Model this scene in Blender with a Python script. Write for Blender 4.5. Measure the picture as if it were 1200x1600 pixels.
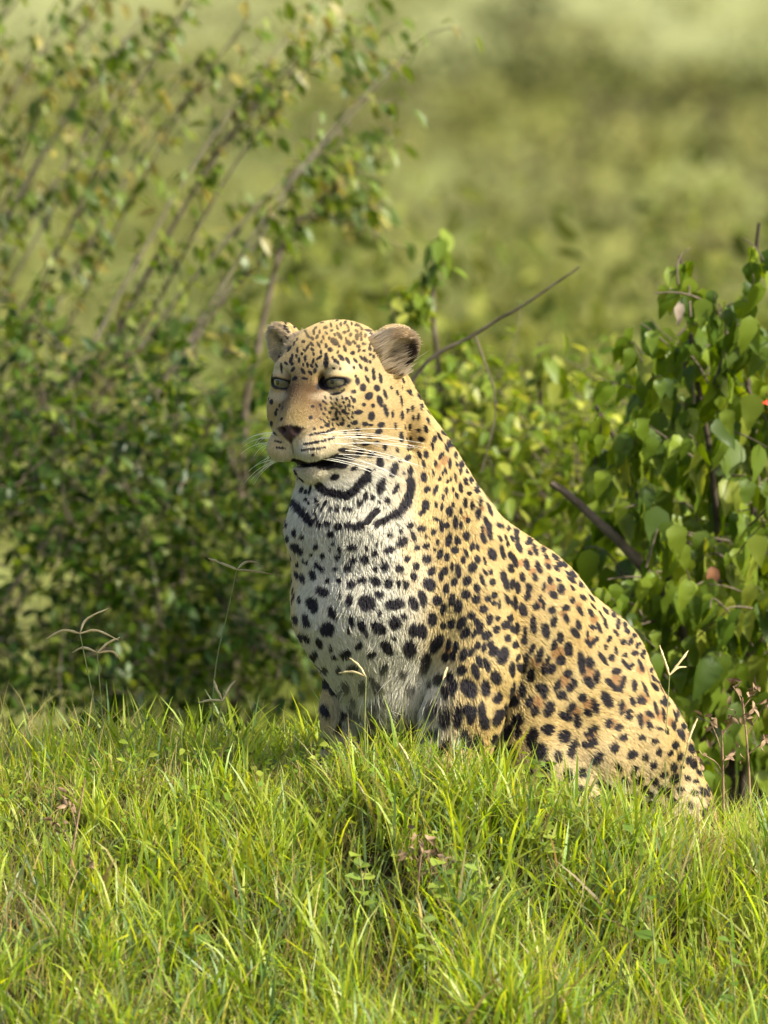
import bpy, math, random, time
import numpy as np
from mathutils import Vector, Matrix
from mathutils.bvhtree import BVHTree

T00 = time.time()
for o in list(bpy.data.objects):
    bpy.data.objects.remove(o)
SC = bpy.context.scene
COL = SC.collection
rng = np.random.default_rng(7)
random.seed(7)

# ------------------------------------------------------------------ camera
DIST = 14.0                       # metres from the lens to the leopard
PITCH = math.radians(4.5)
TGT = np.array([0.0, 0.0, 0.39])
RT = np.array([1.0, 0.0, 0.0])
UPV = np.array([0.0, math.sin(PITCH), math.cos(PITCH)])
FW = np.array([0.0, math.cos(PITCH), -math.sin(PITCH)])
CAMP = TGT - FW * DIST
cd = bpy.data.cameras.new('camera')
cam = bpy.data.objects.new('camera', cd)
COL.objects.link(cam)
cam.location = CAMP
cam.rotation_euler = (math.radians(90) - PITCH, 0, 0)
cd.sensor_fit = 'VERTICAL'
cd.sensor_height = 36.0
cd.sensor_width = 27.0
cd.lens = 36.0 * DIST / 1.6
cd.clip_start = 0.5
cd.clip_end = 6000
cd.dof.use_dof = True
cd.dof.focus_distance = DIST - 0.16
cd.dof.aperture_fstop = (cd.lens / 1000) / 0.054
SC.camera = cam
SC.render.resolution_x, SC.render.resolution_y = 768, 1024

# ------------------------------------------------------------------ light
SUN = np.array([0.68, -0.30, 0.67]); SUN /= np.linalg.norm(SUN)
w = bpy.data.worlds.new('World'); SC.world = w; w.use_nodes = True
nt = w.node_tree; nt.nodes.clear()
wo = nt.nodes.new('ShaderNodeOutputWorld'); bg = nt.nodes.new('ShaderNodeBackground'); sk = nt.nodes.new('ShaderNodeTexSky')
sk.sky_type = 'NISHITA'; sk.sun_disc = False; sk.dust_density = 4.0; sk.ozone_density = 0.6; sk.air_density = 0.8
sk.sun_elevation = math.asin(SUN[2]); sk.sun_rotation = math.atan2(SUN[0], SUN[1])
bg.inputs['Strength'].default_value = 0.14
nt.links.new(sk.outputs[0], bg.inputs['Color']); nt.links.new(bg.outputs[0], wo.inputs['Surface'])
sl = bpy.data.lights.new('sun', 'SUN'); sl.energy = 4.2; sl.angle = math.radians(0.6); sl.color = (1.0, 0.94, 0.79)
so = bpy.data.objects.new('sun', sl); COL.objects.link(so)
so.rotation_euler = Vector(SUN).to_track_quat('Z', 'Y').to_euler()
SC.view_settings.view_transform = 'Standard'; SC.view_settings.look = 'None'
SC.view_settings.gamma = 1.0; SC.view_settings.use_curve_mapping = False
SC.view_settings.exposure = 1.18
SC.render.engine = 'CYCLES'
SC.cycles.use_denoising = True
SC.cycles.max_bounces = 8
SC.cycles.diffuse_bounces = 4
SC.cycles.transmission_bounces = 6
SC.cycles.transparent_max_bounces = 6

# ------------------------------------------------------------------ helpers
def C(px, py, d=0.0):
    """point of the place seen at (px,py) of the 1200x1600 picture, d millimetres beyond the leopard's plane"""
    dist = DIST + d / 1000.0
    k = dist / DIST / 1000.0
    return TGT + FW * (d / 1000.0) + RT * ((px - 600.0) * k) + UPV * ((800.0 - py) * k)

def px_of(P):
    q = P - CAMP
    dep = q @ FW
    return 600 + (q @ RT) / dep * DIST * 1000, 800 - (q @ UPV) / dep * DIST * 1000

def sstep(a, b, x):
    t = np.clip((x - a) / (b - a), 0, 1)
    return t * t * (3 - 2 * t)

def new_mat(name):
    m = bpy.data.materials.new(name); m.use_nodes = True
    m.node_tree.nodes.clear()
    out = m.node_tree.nodes.new('ShaderNodeOutputMaterial')
    return m, m.node_tree, out

def principled(name, col, rough=0.6, spec=0.4, noise=None, **kw):
    m, t, out = new_mat(name)
    b = t.nodes.new('ShaderNodeBsdfPrincipled')
    b.inputs['Base Color'].default_value = (*col, 1)
    b.inputs['Roughness'].default_value = rough
    b.inputs['Specular IOR Level'].default_value = spec
    for k, v in kw.items():
        b.inputs[k].default_value = v
    if noise:
        tc = t.nodes.new('ShaderNodeTexCoord'); n = t.nodes.new('ShaderNodeTexNoise'); r = t.nodes.new('ShaderNodeValToRGB')
        n.inputs['Scale'].default_value = noise[0]; n.inputs['Detail'].default_value = 4
        r.color_ramp.elements[0].position = 0.3; r.color_ramp.elements[1].position = 0.7
        r.color_ramp.elements[0].color = (*noise[1], 1); r.color_ramp.elements[1].color = (*noise[2], 1)
        t.links.new(tc.outputs['Object'], n.inputs['Vector']); t.links.new(n.outputs['Fac'], r.inputs['Fac']); t.links.new(r.outputs['Color'], b.inputs['Base Color'])
    t.links.new(b.outputs[0], out.inputs['Surface'])
    return m

def tag(o, label=None, cat=None, group=None, kind=None):
    if label: o['label'] = label
    if cat: o['category'] = cat
    if group: o['group'] = group
    if kind: o['kind'] = kind
    return o

def mesh_np(name, V, F, mat=None, parent=None, smooth=True, cols=None):
    """V (n,3), F list of arrays (m,3)/(m,4)"""
    me = bpy.data.meshes.new(name)
    V = np.asarray(V, np.float32)
    if not isinstance(F, (list, tuple)): F = [F]
    F = [np.asarray(f, np.int32) for f in F if len(f)]
    loops = np.concatenate([f.ravel() for f in F])
    tot = np.concatenate([np.full(len(f), f.shape[1], np.int32) for f in F])
    start = np.concatenate([[0], np.cumsum(tot)[:-1]]).astype(np.int32)
    me.vertices.add(len(V)); me.vertices.foreach_set('co', V.ravel())
    me.loops.add(len(loops)); me.loops.foreach_set('vertex_index', loops)
    me.polygons.add(len(tot)); me.polygons.foreach_set('loop_start', start); me.polygons.foreach_set('loop_total', tot)
    if smooth: me.polygons.foreach_set('use_smooth', np.ones(len(tot), bool))
    me.update(calc_edges=True)
    if cols is not None:
        at = me.color_attributes.new('tint', 'FLOAT_COLOR', 'POINT')
        c4 = np.ones((len(V), 4), np.float32); c4[:, :3] = cols
        at.data.foreach_set('color', c4.ravel())
    me.validate(clean_customdata=False)
    if mat: me.materials.append(mat)
    o = bpy.data.objects.new(name, me); COL.objects.link(o)
    if parent: o.parent = parent
    return o

def empty(name, loc=(0, 0, 0)):
    o = bpy.data.objects.new(name, None); COL.objects.link(o); o.location = loc
    o.empty_display_size = 0.05
    return o

def adopt(child, parent):
    """parent with the child's world place kept (parents only ever carry a location)"""
    child.parent = parent
    child.matrix_parent_inverse = Matrix.Translation(-Vector(parent.location))

def tube_np(P, R, n=6):
    P = np.asarray(P, float); R = np.asarray(R, float); k = len(P)
    T = np.gradient(P, axis=0); T /= np.linalg.norm(T, axis=1)[:, None] + 1e-12
    ref = np.array([0.3, 0.9, 0.2]) if abs(T[0] @ np.array([0, 0, 1])) > 0.9 else np.array([0, 0, 1.0])
    A = np.cross(T, ref); A /= np.linalg.norm(A, axis=1)[:, None] + 1e-12
    B = np.cross(T, A)
    th = np.arange(n) * 2 * math.pi / n
    V = P[:, None, :] + R[:, None, None] * (np.cos(th)[None, :, None] * A[:, None, :] + np.sin(th)[None, :, None] * B[:, None, :])
    V = V.reshape(-1, 3)
    i = np.arange(k - 1)[:, None] * n; j = np.arange(n)[None, :]; j2 = (j + 1) % n
    F = np.stack([i + j, i + j2, i + n + j2, i + n + j], -1).reshape(-1, 4)
    return V, F

def smooth_path(P, n):
    """Catmull-Rom through the points"""
    P = np.asarray(P, float)
    Q = np.vstack([2 * P[0] - P[1], P, 2 * P[-1] - P[-2]])
    out = []
    ts = np.linspace(0, len(P) - 1 - 1e-9, n)
    for t in ts:
        i = int(t); f = t - i
        p0, p1, p2, p3 = Q[i], Q[i + 1], Q[i + 2], Q[i + 3]
        out.append(0.5 * (2 * p1 + (p2 - p0) * f + (2 * p0 - 5 * p1 + 4 * p2 - p3) * f * f + (3 * p1 - p0 - 3 * p2 + p3) * f ** 3))
    return np.array(out)

# ================================================================== GROUND
_zx = np.array([-6, -2.5, -1.2, -0.7, -0.3, -0.08, 0.08, 0.25, 0.45, 0.7, 1.3, 2.6, 6])
_zz = np.array([-1.2, -0.35, -0.08, -0.05, -0.04, -0.045, -0.05, -0.105, -0.175, -0.20, -0.26, -0.6, -1.4])
def ground_z(x, y):
    x = np.asarray(x, float); y = np.asarray(y, float)
    near = np.exp(-(y / 9.0) ** 2)
    yf = np.maximum(0, -(y + 0.26)); yb = np.maximum(0, y - 0.30)
    yf = yf * yf / (yf + 0.12); yb = yb * yb / (yb + 0.15)
    z = np.interp(x, _zx, _zz) * near - 1.5 * (1 - np.exp(-0.40 * yf / 1.5)) - 2.9 * (1 - np.exp(-0.55 * yb / 2.9))
    z = z + 0.012 * np.sin(x * 9.0 + 1.3 * np.sin(y * 7)) * near + 0.010 * np.sin(y * 13 + x * 4) * near
    z = z + (0.06 * sstep(-0.25, 0.05, x) + 0.03 * np.exp(-((x - 0.06) / 0.2) ** 2) + 0.045 * sstep(0.3, 0.48, x)) * np.exp(-((y + 0.42) / 0.17) ** 2)
    z = z - 0.10 * np.exp(-((x - 0.03) / 0.20) ** 2 - ((y + 0.82) / 0.15) ** 2) - 0.04 * np.exp(-((x + 0.2) / 0.12) ** 2 - ((y + 1.0) / 0.14) ** 2)
    z = z + 0.036 * np.sin(x * 17 + 2.0 * np.sin(y * 5 + 1)) * np.sin(y * 15 + 1.5 * np.sin(x * 6)) * sstep(-0.4, -0.6, y) * near
    far = sstep(18, 120, y)
    z = z + far * (0.35 * np.sin(x * 0.05 + 1) * np.sin(y * 0.03) + 0.2 * np.sin(x * 0.11 + y * 0.017))
    return z
def axis_pts(fine, step, far, growth):
    a = list(np.arange(-fine, fine + 1e-6, step)); s = step; b = fine
    while b < far:
        s *= growth; b += s; a.append(b); a.insert(0, -b)
    return np.array(a)
gx = axis_pts(2.0, 0.04, 3200, 1.22); gy = axis_pts(2.0, 0.04, 4200, 1.15)
GXX, GYY = np.meshgrid(gx, gy, indexing='xy')
GV = np.stack([GXX, GYY, ground_z(GXX, GYY)], -1).reshape(-1, 3)
nx = len(gx); ii, jj = np.meshgrid(np.arange(len(gy) - 1), np.arange(nx - 1), indexing='ij')
k0 = (ii * nx + jj).ravel()
GF = np.stack([k0, k0 + 1, k0 + nx + 1, k0 + nx], 1)
def ground_mat():
    m, t, out = new_mat('savanna')
    N = t.nodes.new; L = t.links.new
    tc = N('ShaderNodeTexCoord'); mp = N('ShaderNodeMapping'); mp.inputs['Scale'].default_value = (0.16, 0.011, 0.1)
    L(tc.outputs['Object'], mp.inputs['Vector'])
    n1 = N('ShaderNodeTexNoise'); n1.inputs['Scale'].default_value = 1.0; n1.inputs['Detail'].default_value = 5; n1.inputs['Roughness'].default_value = 0.62
    L(mp.outputs[0], n1.inputs['Vector'])
    r = N('ShaderNodeValToRGB'); e = r.color_ramp.elements
    e[0].position = 0.30; e[0].color = (0.078, 0.086, 0.030, 1); e[1].position = 0.74; e[1].color = (0.240, 0.258, 0.088, 1)
    x = e.new(0.43); x.color = (0.100, 0.113, 0.035, 1)
    x = e.new(0.55); x.color = (0.165, 0.182, 0.058, 1)
    L(n1.outputs['Fac'], r.inputs['Fac'])
    # far off, short pale grass; the haze of distance is painted into this ramp
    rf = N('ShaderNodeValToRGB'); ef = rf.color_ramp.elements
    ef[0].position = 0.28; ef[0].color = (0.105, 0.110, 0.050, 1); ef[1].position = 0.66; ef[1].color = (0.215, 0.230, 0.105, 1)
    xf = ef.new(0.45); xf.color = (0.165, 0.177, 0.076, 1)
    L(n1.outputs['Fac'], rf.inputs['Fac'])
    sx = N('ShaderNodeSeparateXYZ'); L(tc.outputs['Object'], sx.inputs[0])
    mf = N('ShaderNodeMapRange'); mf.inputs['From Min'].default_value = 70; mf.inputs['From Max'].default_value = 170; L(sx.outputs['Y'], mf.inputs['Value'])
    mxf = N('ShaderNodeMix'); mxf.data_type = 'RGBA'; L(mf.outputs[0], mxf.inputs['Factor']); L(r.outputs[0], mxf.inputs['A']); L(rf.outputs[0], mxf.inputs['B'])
    # near the mound: thatch and dark soil between the grass
    n2 = N('ShaderNodeTexNoise'); n2.inputs['Scale'].default_value = 35; n2.inputs['Detail'].default_value = 6
    L(tc.outputs['Object'], n2.inputs['Vector'])
    r2 = N('ShaderNodeValToRGB'); r2.color_ramp.elements[0].color = (0.018, 0.016, 0.008, 1); r2.color_ramp.elements[1].color = (0.075, 0.07, 0.028, 1)
    r2.color_ramp.elements[0].position = 0.35; r2.color_ramp.elements[1].position = 0.7
    L(n2.outputs['Fac'], r2.inputs['Fac'])
    ln = N('ShaderNodeVectorMath'); ln.operation = 'LENGTH'; L(tc.outputs['Object'], ln.inputs[0])
    mr = N('ShaderNodeMapRange'); mr.inputs['From Min'].default_value = 5; mr.inputs['From Max'].default_value = 14; L(ln.outputs['Value'], mr.inputs['Value'])
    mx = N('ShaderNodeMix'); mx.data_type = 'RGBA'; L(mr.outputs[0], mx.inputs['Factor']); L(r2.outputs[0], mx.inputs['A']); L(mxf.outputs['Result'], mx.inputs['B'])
    b = N('ShaderNodeBsdfDiffuse'); b.inputs['Roughness'].default_value = 1.0
    L(mx.outputs['Result'], b.inputs['Color'])
    bp = N('ShaderNodeBump'); bp.inputs['Strength'].default_value = 0.6; bp.inputs['Distance'].default_value = 0.03; L(n2.outputs['Fac'], bp.inputs['Height']); L(bp.outputs[0], b.inputs['Normal'])
    L(b.outputs[0], out.inputs['Surface'])
    return m
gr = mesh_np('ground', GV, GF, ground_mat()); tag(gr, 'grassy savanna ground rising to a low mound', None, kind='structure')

# ================================================================== LEOPARD
exec_leopard = True
MM = 1000.0
PR = []      # primitives: (kind, data..., k, op) in millimetres
def cmm(px, py, d): return C(px, py, d) * MM
def cone(a, ra, b, rb, k=30, op='u'): PR.append(('c', np.array(a), ra, np.array(b), rb, k, op))
def ell(c, r, k=30, op='u', ax=None): PR.append(('e', np.array(c), np.array(r, float), k, op, ax if ax is not None else np.stack([RT, UPV, FW])))

# head frame: forward f, the animal's left l, up v (millimetres), turned 30 degrees from the view axis
YAW = math.radians(31)
HF = -math.sin(YAW) * RT - math.cos(YAW) * FW
HL = math.cos(YAW) * RT - math.sin(YAW) * FW
HU = UPV
HO = cmm(527, 592, -165)
HAX = np.stack([HF, HL, HU])
def H(f, l, v): return HO + HF * f + HL * l + HU * v
def hell(f, l, v, r, k=18, op='u', pitch=0.0, yaw=0.0):
    ax = HAX.copy()
    if pitch:
        c, s = math.cos(pitch), math.sin(pitch)
        ax = np.stack([c * ax[0] + s * ax[2], ax[1], -s * ax[0] + c * ax[2]])
    if yaw:
        c, s = math.cos(yaw), math.sin(yaw)
        ax = np.stack([c * ax[0] + s * ax[1], -s * ax[0] + c * ax[1], ax[2]])
    ell(H(f, l, v), r, k, op, ax)

# --- trunk
cone(cmm(1012, 1265, 170), 94, cmm(968, 1190, 130), 110, 40)
cone(cmm(968, 1190, 130), 110, cmm(890, 1078, 60), 124, 40)
cone(cmm(890, 1078, 60), 124, cmm(790, 966, -10), 118, 40)
cone(cmm(790, 966, -10), 118, cmm(682, 866, -70), 106, 40)
# chest and ruff
cone(cmm(569, 850, -150), 110, cmm(588, 948, -150), 118, 45)
cone(cmm(588, 950, -150), 116, cmm(616, 1050, -130), 90, 45)
ell(cmm(640, 930, -110), (130, 140, 110), 50)
# far shoulder and far foreleg
ell(cmm(568, 975, -60), (80, 118, 80), 40)
cone(cmm(568, 1020, -50), 62, cmm(553, 1110, -45), 50, 22)
cone(cmm(553, 1110, -45), 50, cmm(548, 1185, -45), 42, 20)
cone(cmm(545, 1190, -50), 41, cmm(528, 1222, -82), 37, 18)
# near shoulder and near foreleg
ell(cmm(716, 880, -142), (80, 118, 82), 26)
cone(cmm(722, 940, -170), 78, cmm(742, 1035, -185), 66, 28)
cone(cmm(742, 1035, -185), 64, cmm(724, 1110, -200), 57, 16)
cone(cmm(724, 1110, -200), 57, cmm(706, 1195, -205), 49, 16)
cone(cmm(704, 1200, -205), 50, cmm(686, 1240, -238), 45, 18)
for tx, ty, td in ((650, 1250, -268), (676, 1256, -284), (704, 1256, -280), (728, 1250, -262)):
    ell(cmm(tx, ty, td), (17, 17, 26), 8)
for tx, ty, td in ((500, 1228, -108), (520, 1233, -120), (542, 1233, -116), (560, 1228, -100)):
    ell(cmm(tx, ty, td), (14, 14, 22), 8)
# near hind leg: thigh, knee, foot
ell(cmm(930, 1165, 8), (116, 108, 80), 60)
cone(cmm(905, 1170, -35), 80, cmm(842, 1185, -70), 58, 34)
cone(cmm(842, 1185, -80), 54, cmm(905, 1268, -70), 44, 22)
cone(cmm(905, 1275, -75), 42, cmm(815, 1282, -120), 36, 18)
ell(cmm(828, 1115, -25), (72, 105, 66), 40)
# far hind leg
ell(cmm(905, 1180, 190), (100, 100, 70), 30)
cone(cmm(850, 1190, 190), 54, cmm(800, 1235, 150), 40, 20)
# rump and tail lying on the ground behind
cone(cmm(1024, 1270, 150), 84, cmm(1056, 1285, 120), 58, 50)
tp = smooth_path([cmm(1060, 1290, 150), cmm(1040, 1305, 250), cmm(940, 1290, 320), cmm(820, 1250, 330), cmm(720, 1215, 300)], 9)
for i in range(8):
    cone(tp[i], 40 - 2.2 * i, tp[i + 1], 40 - 2.2 * (i + 1), 14)
# neck
cone(cmm(560, 640, -120), 92, cmm(612, 765, -110), 106, 36)
cone(cmm(612, 765, -110), 102, cmm(660, 840, -85), 106, 40)
cone(cmm(556, 700, -160), 84, cmm(560, 815, -160), 104, 35)

# --- head
hell(-2, 0, 6, (92, 88, 84), 20)
hell(52, 0, 4, (46, 62, 52), 24)
for s in (-1, 1):
    hell(34, s * 54, -42, (58, 38, 52), 22)                # cheek bone
    hell(4, s * 55, -78, (56, 38, 46), 22)                 # jowl
    hell(70, s * 40, 15, (20, 25, 11), 20, pitch=0.3)      # brow
hell(30, 0, -95, (68, 52, 50), 24)
for s in (-1, 1):
    hell(60, s * 42, -62, (34, 27, 32), 24)
cone(H(58, 0, -2), 38, H(106, 0, -70), 35, 20)             # bridge of the nose
cone(H(60, 0, -55), 48, H(98, 0, -92), 38, 20)             # muzzle
for s in (-1, 1):
    hell(105, s * 26, -105, (34, 29, 26), 8, pitch=-0.25) # whisker pad
    hell(72, s * 40, -96, (38, 22, 26), 16)
hell(124, 0, -77, (17, 28, 13), 10)                         # nose
hell(122, 0, -92, (14, 7, 12), 8)
cone(H(30, 0, -120), 36, H(80, 0, -139), 21, 14)           # lower jaw
hell(86, 0, -141, (19, 21, 12), 12)                        # chin
# open lips: a thin dark slot that widens to the corners
for s in (-1, 1):
    c_, s_ = math.cos(0.20), math.sin(0.20)
    ell(H(90, s * 25, -130), (36, 28, 4.2), 5, 's', np.stack([HF, c_ * HL + s * s_ * HU, -s * s_ * HL + c_ * HU]))
    ell(H(-46, s * 96, -80), (10, 14, 60), 36, 's', np.stack([0.94 * HF + 0.34 * HU, HL, -0.34 * HF + 0.94 * HU]))
hell(140, 0, -108, (18, 1.8, 16), 4, 's')                  # cleft under the nose
for s in (-1, 1):
    hell(141, s * 11, -80, (9, 5.5, 4.5), 4, 's')          # nostril
# eyes: lids are a shell over the eyeball with an almond opening
EYES = []
EYAX = {}
for s in (-1, 1):
    c_, s_ = math.cos(s * 0.30), math.sin(s * 0.30)
    a0 = c_ * HF + s_ * HL; a1 = -s_ * HF + c_ * HL
    r_ = s * 0.16
    EYAX[s] = np.stack([a0, math.cos(r_) * a1 + math.sin(r_) * HU, -math.sin(r_) * a1 + math.cos(r_) * HU])
for s in (-1, 1):
    ec = H(72, s * 47, -4)
    EYES.append(ec)
    hell(84, s * 45, -4, (26, 25, 17), 10, 's')
    hell(72, s * 47, -4, (24.5, 25, 23.5), 6)
    ell(H(93, s * 49, -8.0), (17, 19.0, 6.2), 4, 's', EYAX[s])
# ears
def ear(base, axis_up, axis_open, r, depth):
    up = axis_up / np.linalg.norm(axis_up)
    op = axis_open - up * (axis_open @ up); op /= np.linalg.norm(op)
    sd = np.cross(up, op)
    ax = np.stack([sd, up, op])
    c = base + up * r[1] * 0.55
    ell(c, r, 14, 'u', ax)
    ell(c + op * (r[2] * 0.95) + up * r[1] * 0.06, (r[0] * 0.80, r[1] * 0.80, r[2] * depth), 6, 's', ax)
    return c, ax
EARN = ear(H(-26, 63, 31), HU * 0.66 + HL * 0.72 - HF * 0.10, HF * 0.48 + HL * 0.78 - HU * 0.42, (37, 42, 28), 0.90)
EARF = ear(H(-6, -84, 34), HU * 0.80 - HL * 0.50, HF * 0.80 - HL * 0.40 - HU * 0.1, (33, 38, 22), 0.95)

def sdf(P):
    P = P.astype(np.float32)
    D = np.full(len(P), 1e3, np.float32)
    for pr in PR:
        if pr[0] == 'c':
            _, a, ra, b, rb, k, op = pr
            m = np.where(np.linalg.norm(P - ((a + b) / 2).astype(np.float32), axis=1) < np.linalg.norm(b - a) / 2 + max(ra, rb) + k + 60)[0]
            if not len(m): continue
            q = P[m]; ba = (b - a).astype(np.float32)
            t = np.clip(((q - a.astype(np.float32)) @ ba) / (ba @ ba), 0, 1)
            d = np.linalg.norm(q - a.astype(np.float32) - t[:, None] * ba, axis=1) - (ra + (rb - ra) * t)
        else:
            _, c, r, k, op, ax = pr
            m = np.where(np.linalg.norm(P - c.astype(np.float32), axis=1) < r.max() + k + 60)[0]
            if not len(m): continue
            q = ((P[m] - c.astype(np.float32)) @ ax.T.astype(np.float32))
            k0 = np.linalg.norm(q / r.astype(np.float32), axis=1); k1 = np.linalg.norm(q / (r * r).astype(np.float32), axis=1) + 1e-9
            d = k0 * (k0 - 1) / k1
            d = np.where(k0 < 1e-3, -r.min(), d)
        d0 = D[m]
        if op == 'u':
            h = np.maximum(k - np.abs(d0 - d), 0) / k
            D[m] = np.minimum(d0, d) - h * h * k * 0.25
        else:
            h = np.maximum(k - np.abs(d0 + d), 0) / k
            D[m] = np.maximum(d0, -d) + h * h * k * 0.25
    return D

def surface_nets(lo, hi, h, coarse=6):
    n = np.ceil((hi - lo) / h).astype(int)
    n = (n // coarse + 1) * coarse
    # coarse pass decides which blocks are refined
    nc = n // coarse
    gx, gy, gz = [lo[i] + (np.arange(nc[i]) + 0.5) * h * coarse for i in range(3)]
    G = np.stack(np.meshgrid(gx, gy, gz, indexing='ij'), -1).reshape(-1, 3)
    dc = np.concatenate([sdf(g) for g in np.array_split(G, max(1, len(G) // 200000))]).reshape(nc)
    act = np.abs(dc) < h * coarse * 1.35 + 6
    full = np.repeat(np.repeat(np.repeat(np.sign(dc).astype(np.float32) * 99, coarse, 0), coarse, 1), coarse, 2)
    bi = np.argwhere(act)
    off = np.stack(np.meshgrid(*[np.arange(coarse)] * 3, indexing='ij'), -1).reshape(-1, 3)
    idx = (bi[:, None, :] * coarse + off[None]).reshape(-1, 3)
    P = lo + idx * h
    d = np.concatenate([sdf(p) for p in np.array_split(P, max(1, len(P) // 300000))])
    full[idx[:, 0], idx[:, 1], idx[:, 2]] = d
    S = full < 0
    # cells that straddle the surface
    c8 = [full[i:n[0] - 1 + i, j:n[1] - 1 + j, k:n[2] - 1 + k] for i in (0, 1) for j in (0, 1) for k in (0, 1)]
    sg = np.zeros(c8[0].shape, np.int8)
    for c in c8: sg += (c < 0)
    cell = np.argwhere((sg > 0) & (sg < 8))
    vid = np.full(sg.shape, -1, np.int32); vid[cell[:, 0], cell[:, 1], cell[:, 2]] = np.arange(len(cell))
    corners = np.array([(i, j, k) for i in (0, 1) for j in (0, 1) for k in (0, 1)])
    val = np.stack([full[cell[:, 0] + c[0], cell[:, 1] + c[1], cell[:, 2] + c[2]] for c in corners], 1)
    acc = np.zeros((len(cell), 3)); cnt = np.zeros(len(cell))
    for a in range(8):
        for b in range(a + 1, 8):
            if np.abs(corners[a] - corners[b]).sum() != 1: continue
            va, vb = val[:, a], val[:, b]
            m = (va < 0) != (vb < 0)
            t = np.where(m, va / np.where(m, va - vb, 1), 0)
            acc += np.where(m[:, None], corners[a] + (corners[b] - corners[a]) * t[:, None], 0); cnt += m
    V = lo + (cell + acc / cnt[:, None]) * h
    Q = []
    for ax in range(3):
        sh = [0, 0, 0]; sh[ax] = 1
        A = S[:n[0] - sh[0], :n[1] - sh[1], :n[2] - sh[2]]; B = S[sh[0]:, sh[1]:, sh[2]:]
        e = np.argwhere(A != B); flip = A[e[:, 0], e[:, 1], e[:, 2]]
        u, v = (ax + 1) % 3, (ax + 2) % 3
        ok = (e[:, u] > 0) & (e[:, v] > 0) & (e < np.array(sg.shape)).all(1)
        e = e[ok]; flip = flip[ok]
        du = np.zeros(3, int); du[u] = 1; dv = np.zeros(3, int); dv[v] = 1
        g = lambda x: vid[x[:, 0], x[:, 1], x[:, 2]]
        q = np.stack([g(e), g(e - du), g(e - du - dv), g(e - dv)], 1)
        q[~flip] = q[~flip][:, ::-1]
        Q.append(q)
    Q = np.concatenate(Q); Q = Q[(Q >= 0).all(1)]
    return V, Q[:, ::-1]

allc = np.array([pr[1] for pr in PR] + [pr[3] for pr in PR if pr[0] == 'c'])
lo = allc.min(0) - 150; hi = allc.max(0) + 150
t0 = time.time()
BV, BQ = surface_nets(lo, hi, 2.9)
print('nets', len(BV), len(BQ), time.time() - t0)
BN = np.zeros_like(BV)
for i in range(3):
    e = np.zeros(3); e[i] = 1.5
    BN[:, i] = sdf(BV + e) - sdf(BV - e)
BN /= np.linalg.norm(BN, axis=1)[:, None] + 1e-9
q0 = BQ[::50]; fn = np.cross(BV[q0[:, 1]] - BV[q0[:, 0]], BV[q0[:, 2]] - BV[q0[:, 0]])
if (fn * BN[q0[:, 0]]).sum(1).mean() < 0: BQ = BQ[:, ::-1].copy()
# ------------------------------------------------------------------ coat pattern
# marks drawn in millimetre sheets laid on the animal's near side: origin, scale, then (x, y, half length, half width, angle)
SHEETS = []
def sheet(ox, oy, sc, E, S=()): SHEETS.append((ox, oy, sc, E, S))
# throat and upper chest
sheet(440, 740, 6.0, [(190,155,30,18,90),(232,170,20,15,90),(270,150,45,12,80),(235,245,20,12,120),(340,265,45,16,120),(265,280,20,8,130),(415,285,25,15,90),(385,335,20,12,90),(462,335,22,10,90),(520,335,22,22,0),(585,330,15,15,0),(635,338,35,15,160),
(500,35,40,25,20),(785,215,45,22,85),(735,275,40,25,60),(850,225,28,20,90),(930,115,75,35,70),(1065,145,55,22,60),(985,255,28,28,0),(912,270,15,12,0),(1035,10,30,20,30),
(62,475,25,13,90),(65,605,32,18,90),(130,555,32,20,90),(200,595,22,18,90),(155,705,65,32,140),(325,685,28,18,90),(285,765,20,14,90),(388,772,30,22,90),(85,800,30,12,110),(155,850,28,14,90),(215,815,25,12,90),(250,835,25,12,90),(335,850,28,18,100),(380,890,35,25,110),(295,955,42,30,120),(150,950,40,18,110),(210,985,40,25,110),
(460,570,32,32,0),(487,655,18,14,0),(455,715,12,10,0),(548,715,28,20,120),(530,782,28,24,0),(665,688,48,24,0),(735,630,12,10,0),(795,700,26,18,130),(865,748,30,28,0),(890,660,20,15,90),(1008,578,25,24,0),(1105,535,20,18,0),(1010,715,55,28,15),(1120,640,58,36,35),(1170,800,25,30,0),
(675,812,32,28,0),(778,808,42,30,160),(622,885,36,34,0),(505,890,20,18,0),(878,892,26,24,0),(965,875,38,36,0),(1100,895,35,32,30),(435,1005,24,22,0),(540,1000,24,26,0),(655,1038,45,30,0),(755,1000,40,28,0),(880,1015,48,38,150),(1000,1035,40,42,0),(1095,1030,25,32,0),(1160,1040,28,38,0),(390,1110,58,36,150),(545,1140,20,22,0),
(360,480,28,25,0),(435,465,28,28,0),(535,495,40,36,90),(625,485,36,34,90),(690,495,30,28,0),(745,490,40,36,90)],
[([(350,120),(430,180),(520,185),(600,210),(680,160),(740,90),(800,20)],36),([(815,-20),(820,60)],22),([(112,270),(180,345),(285,455)],36),([(118,80),(108,260)],8),([(305,350),(355,460)],12),([(800,455),(850,385),(895,345)],28),([(885,480),(1000,415),(1100,365),(1190,270)],30)])
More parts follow.
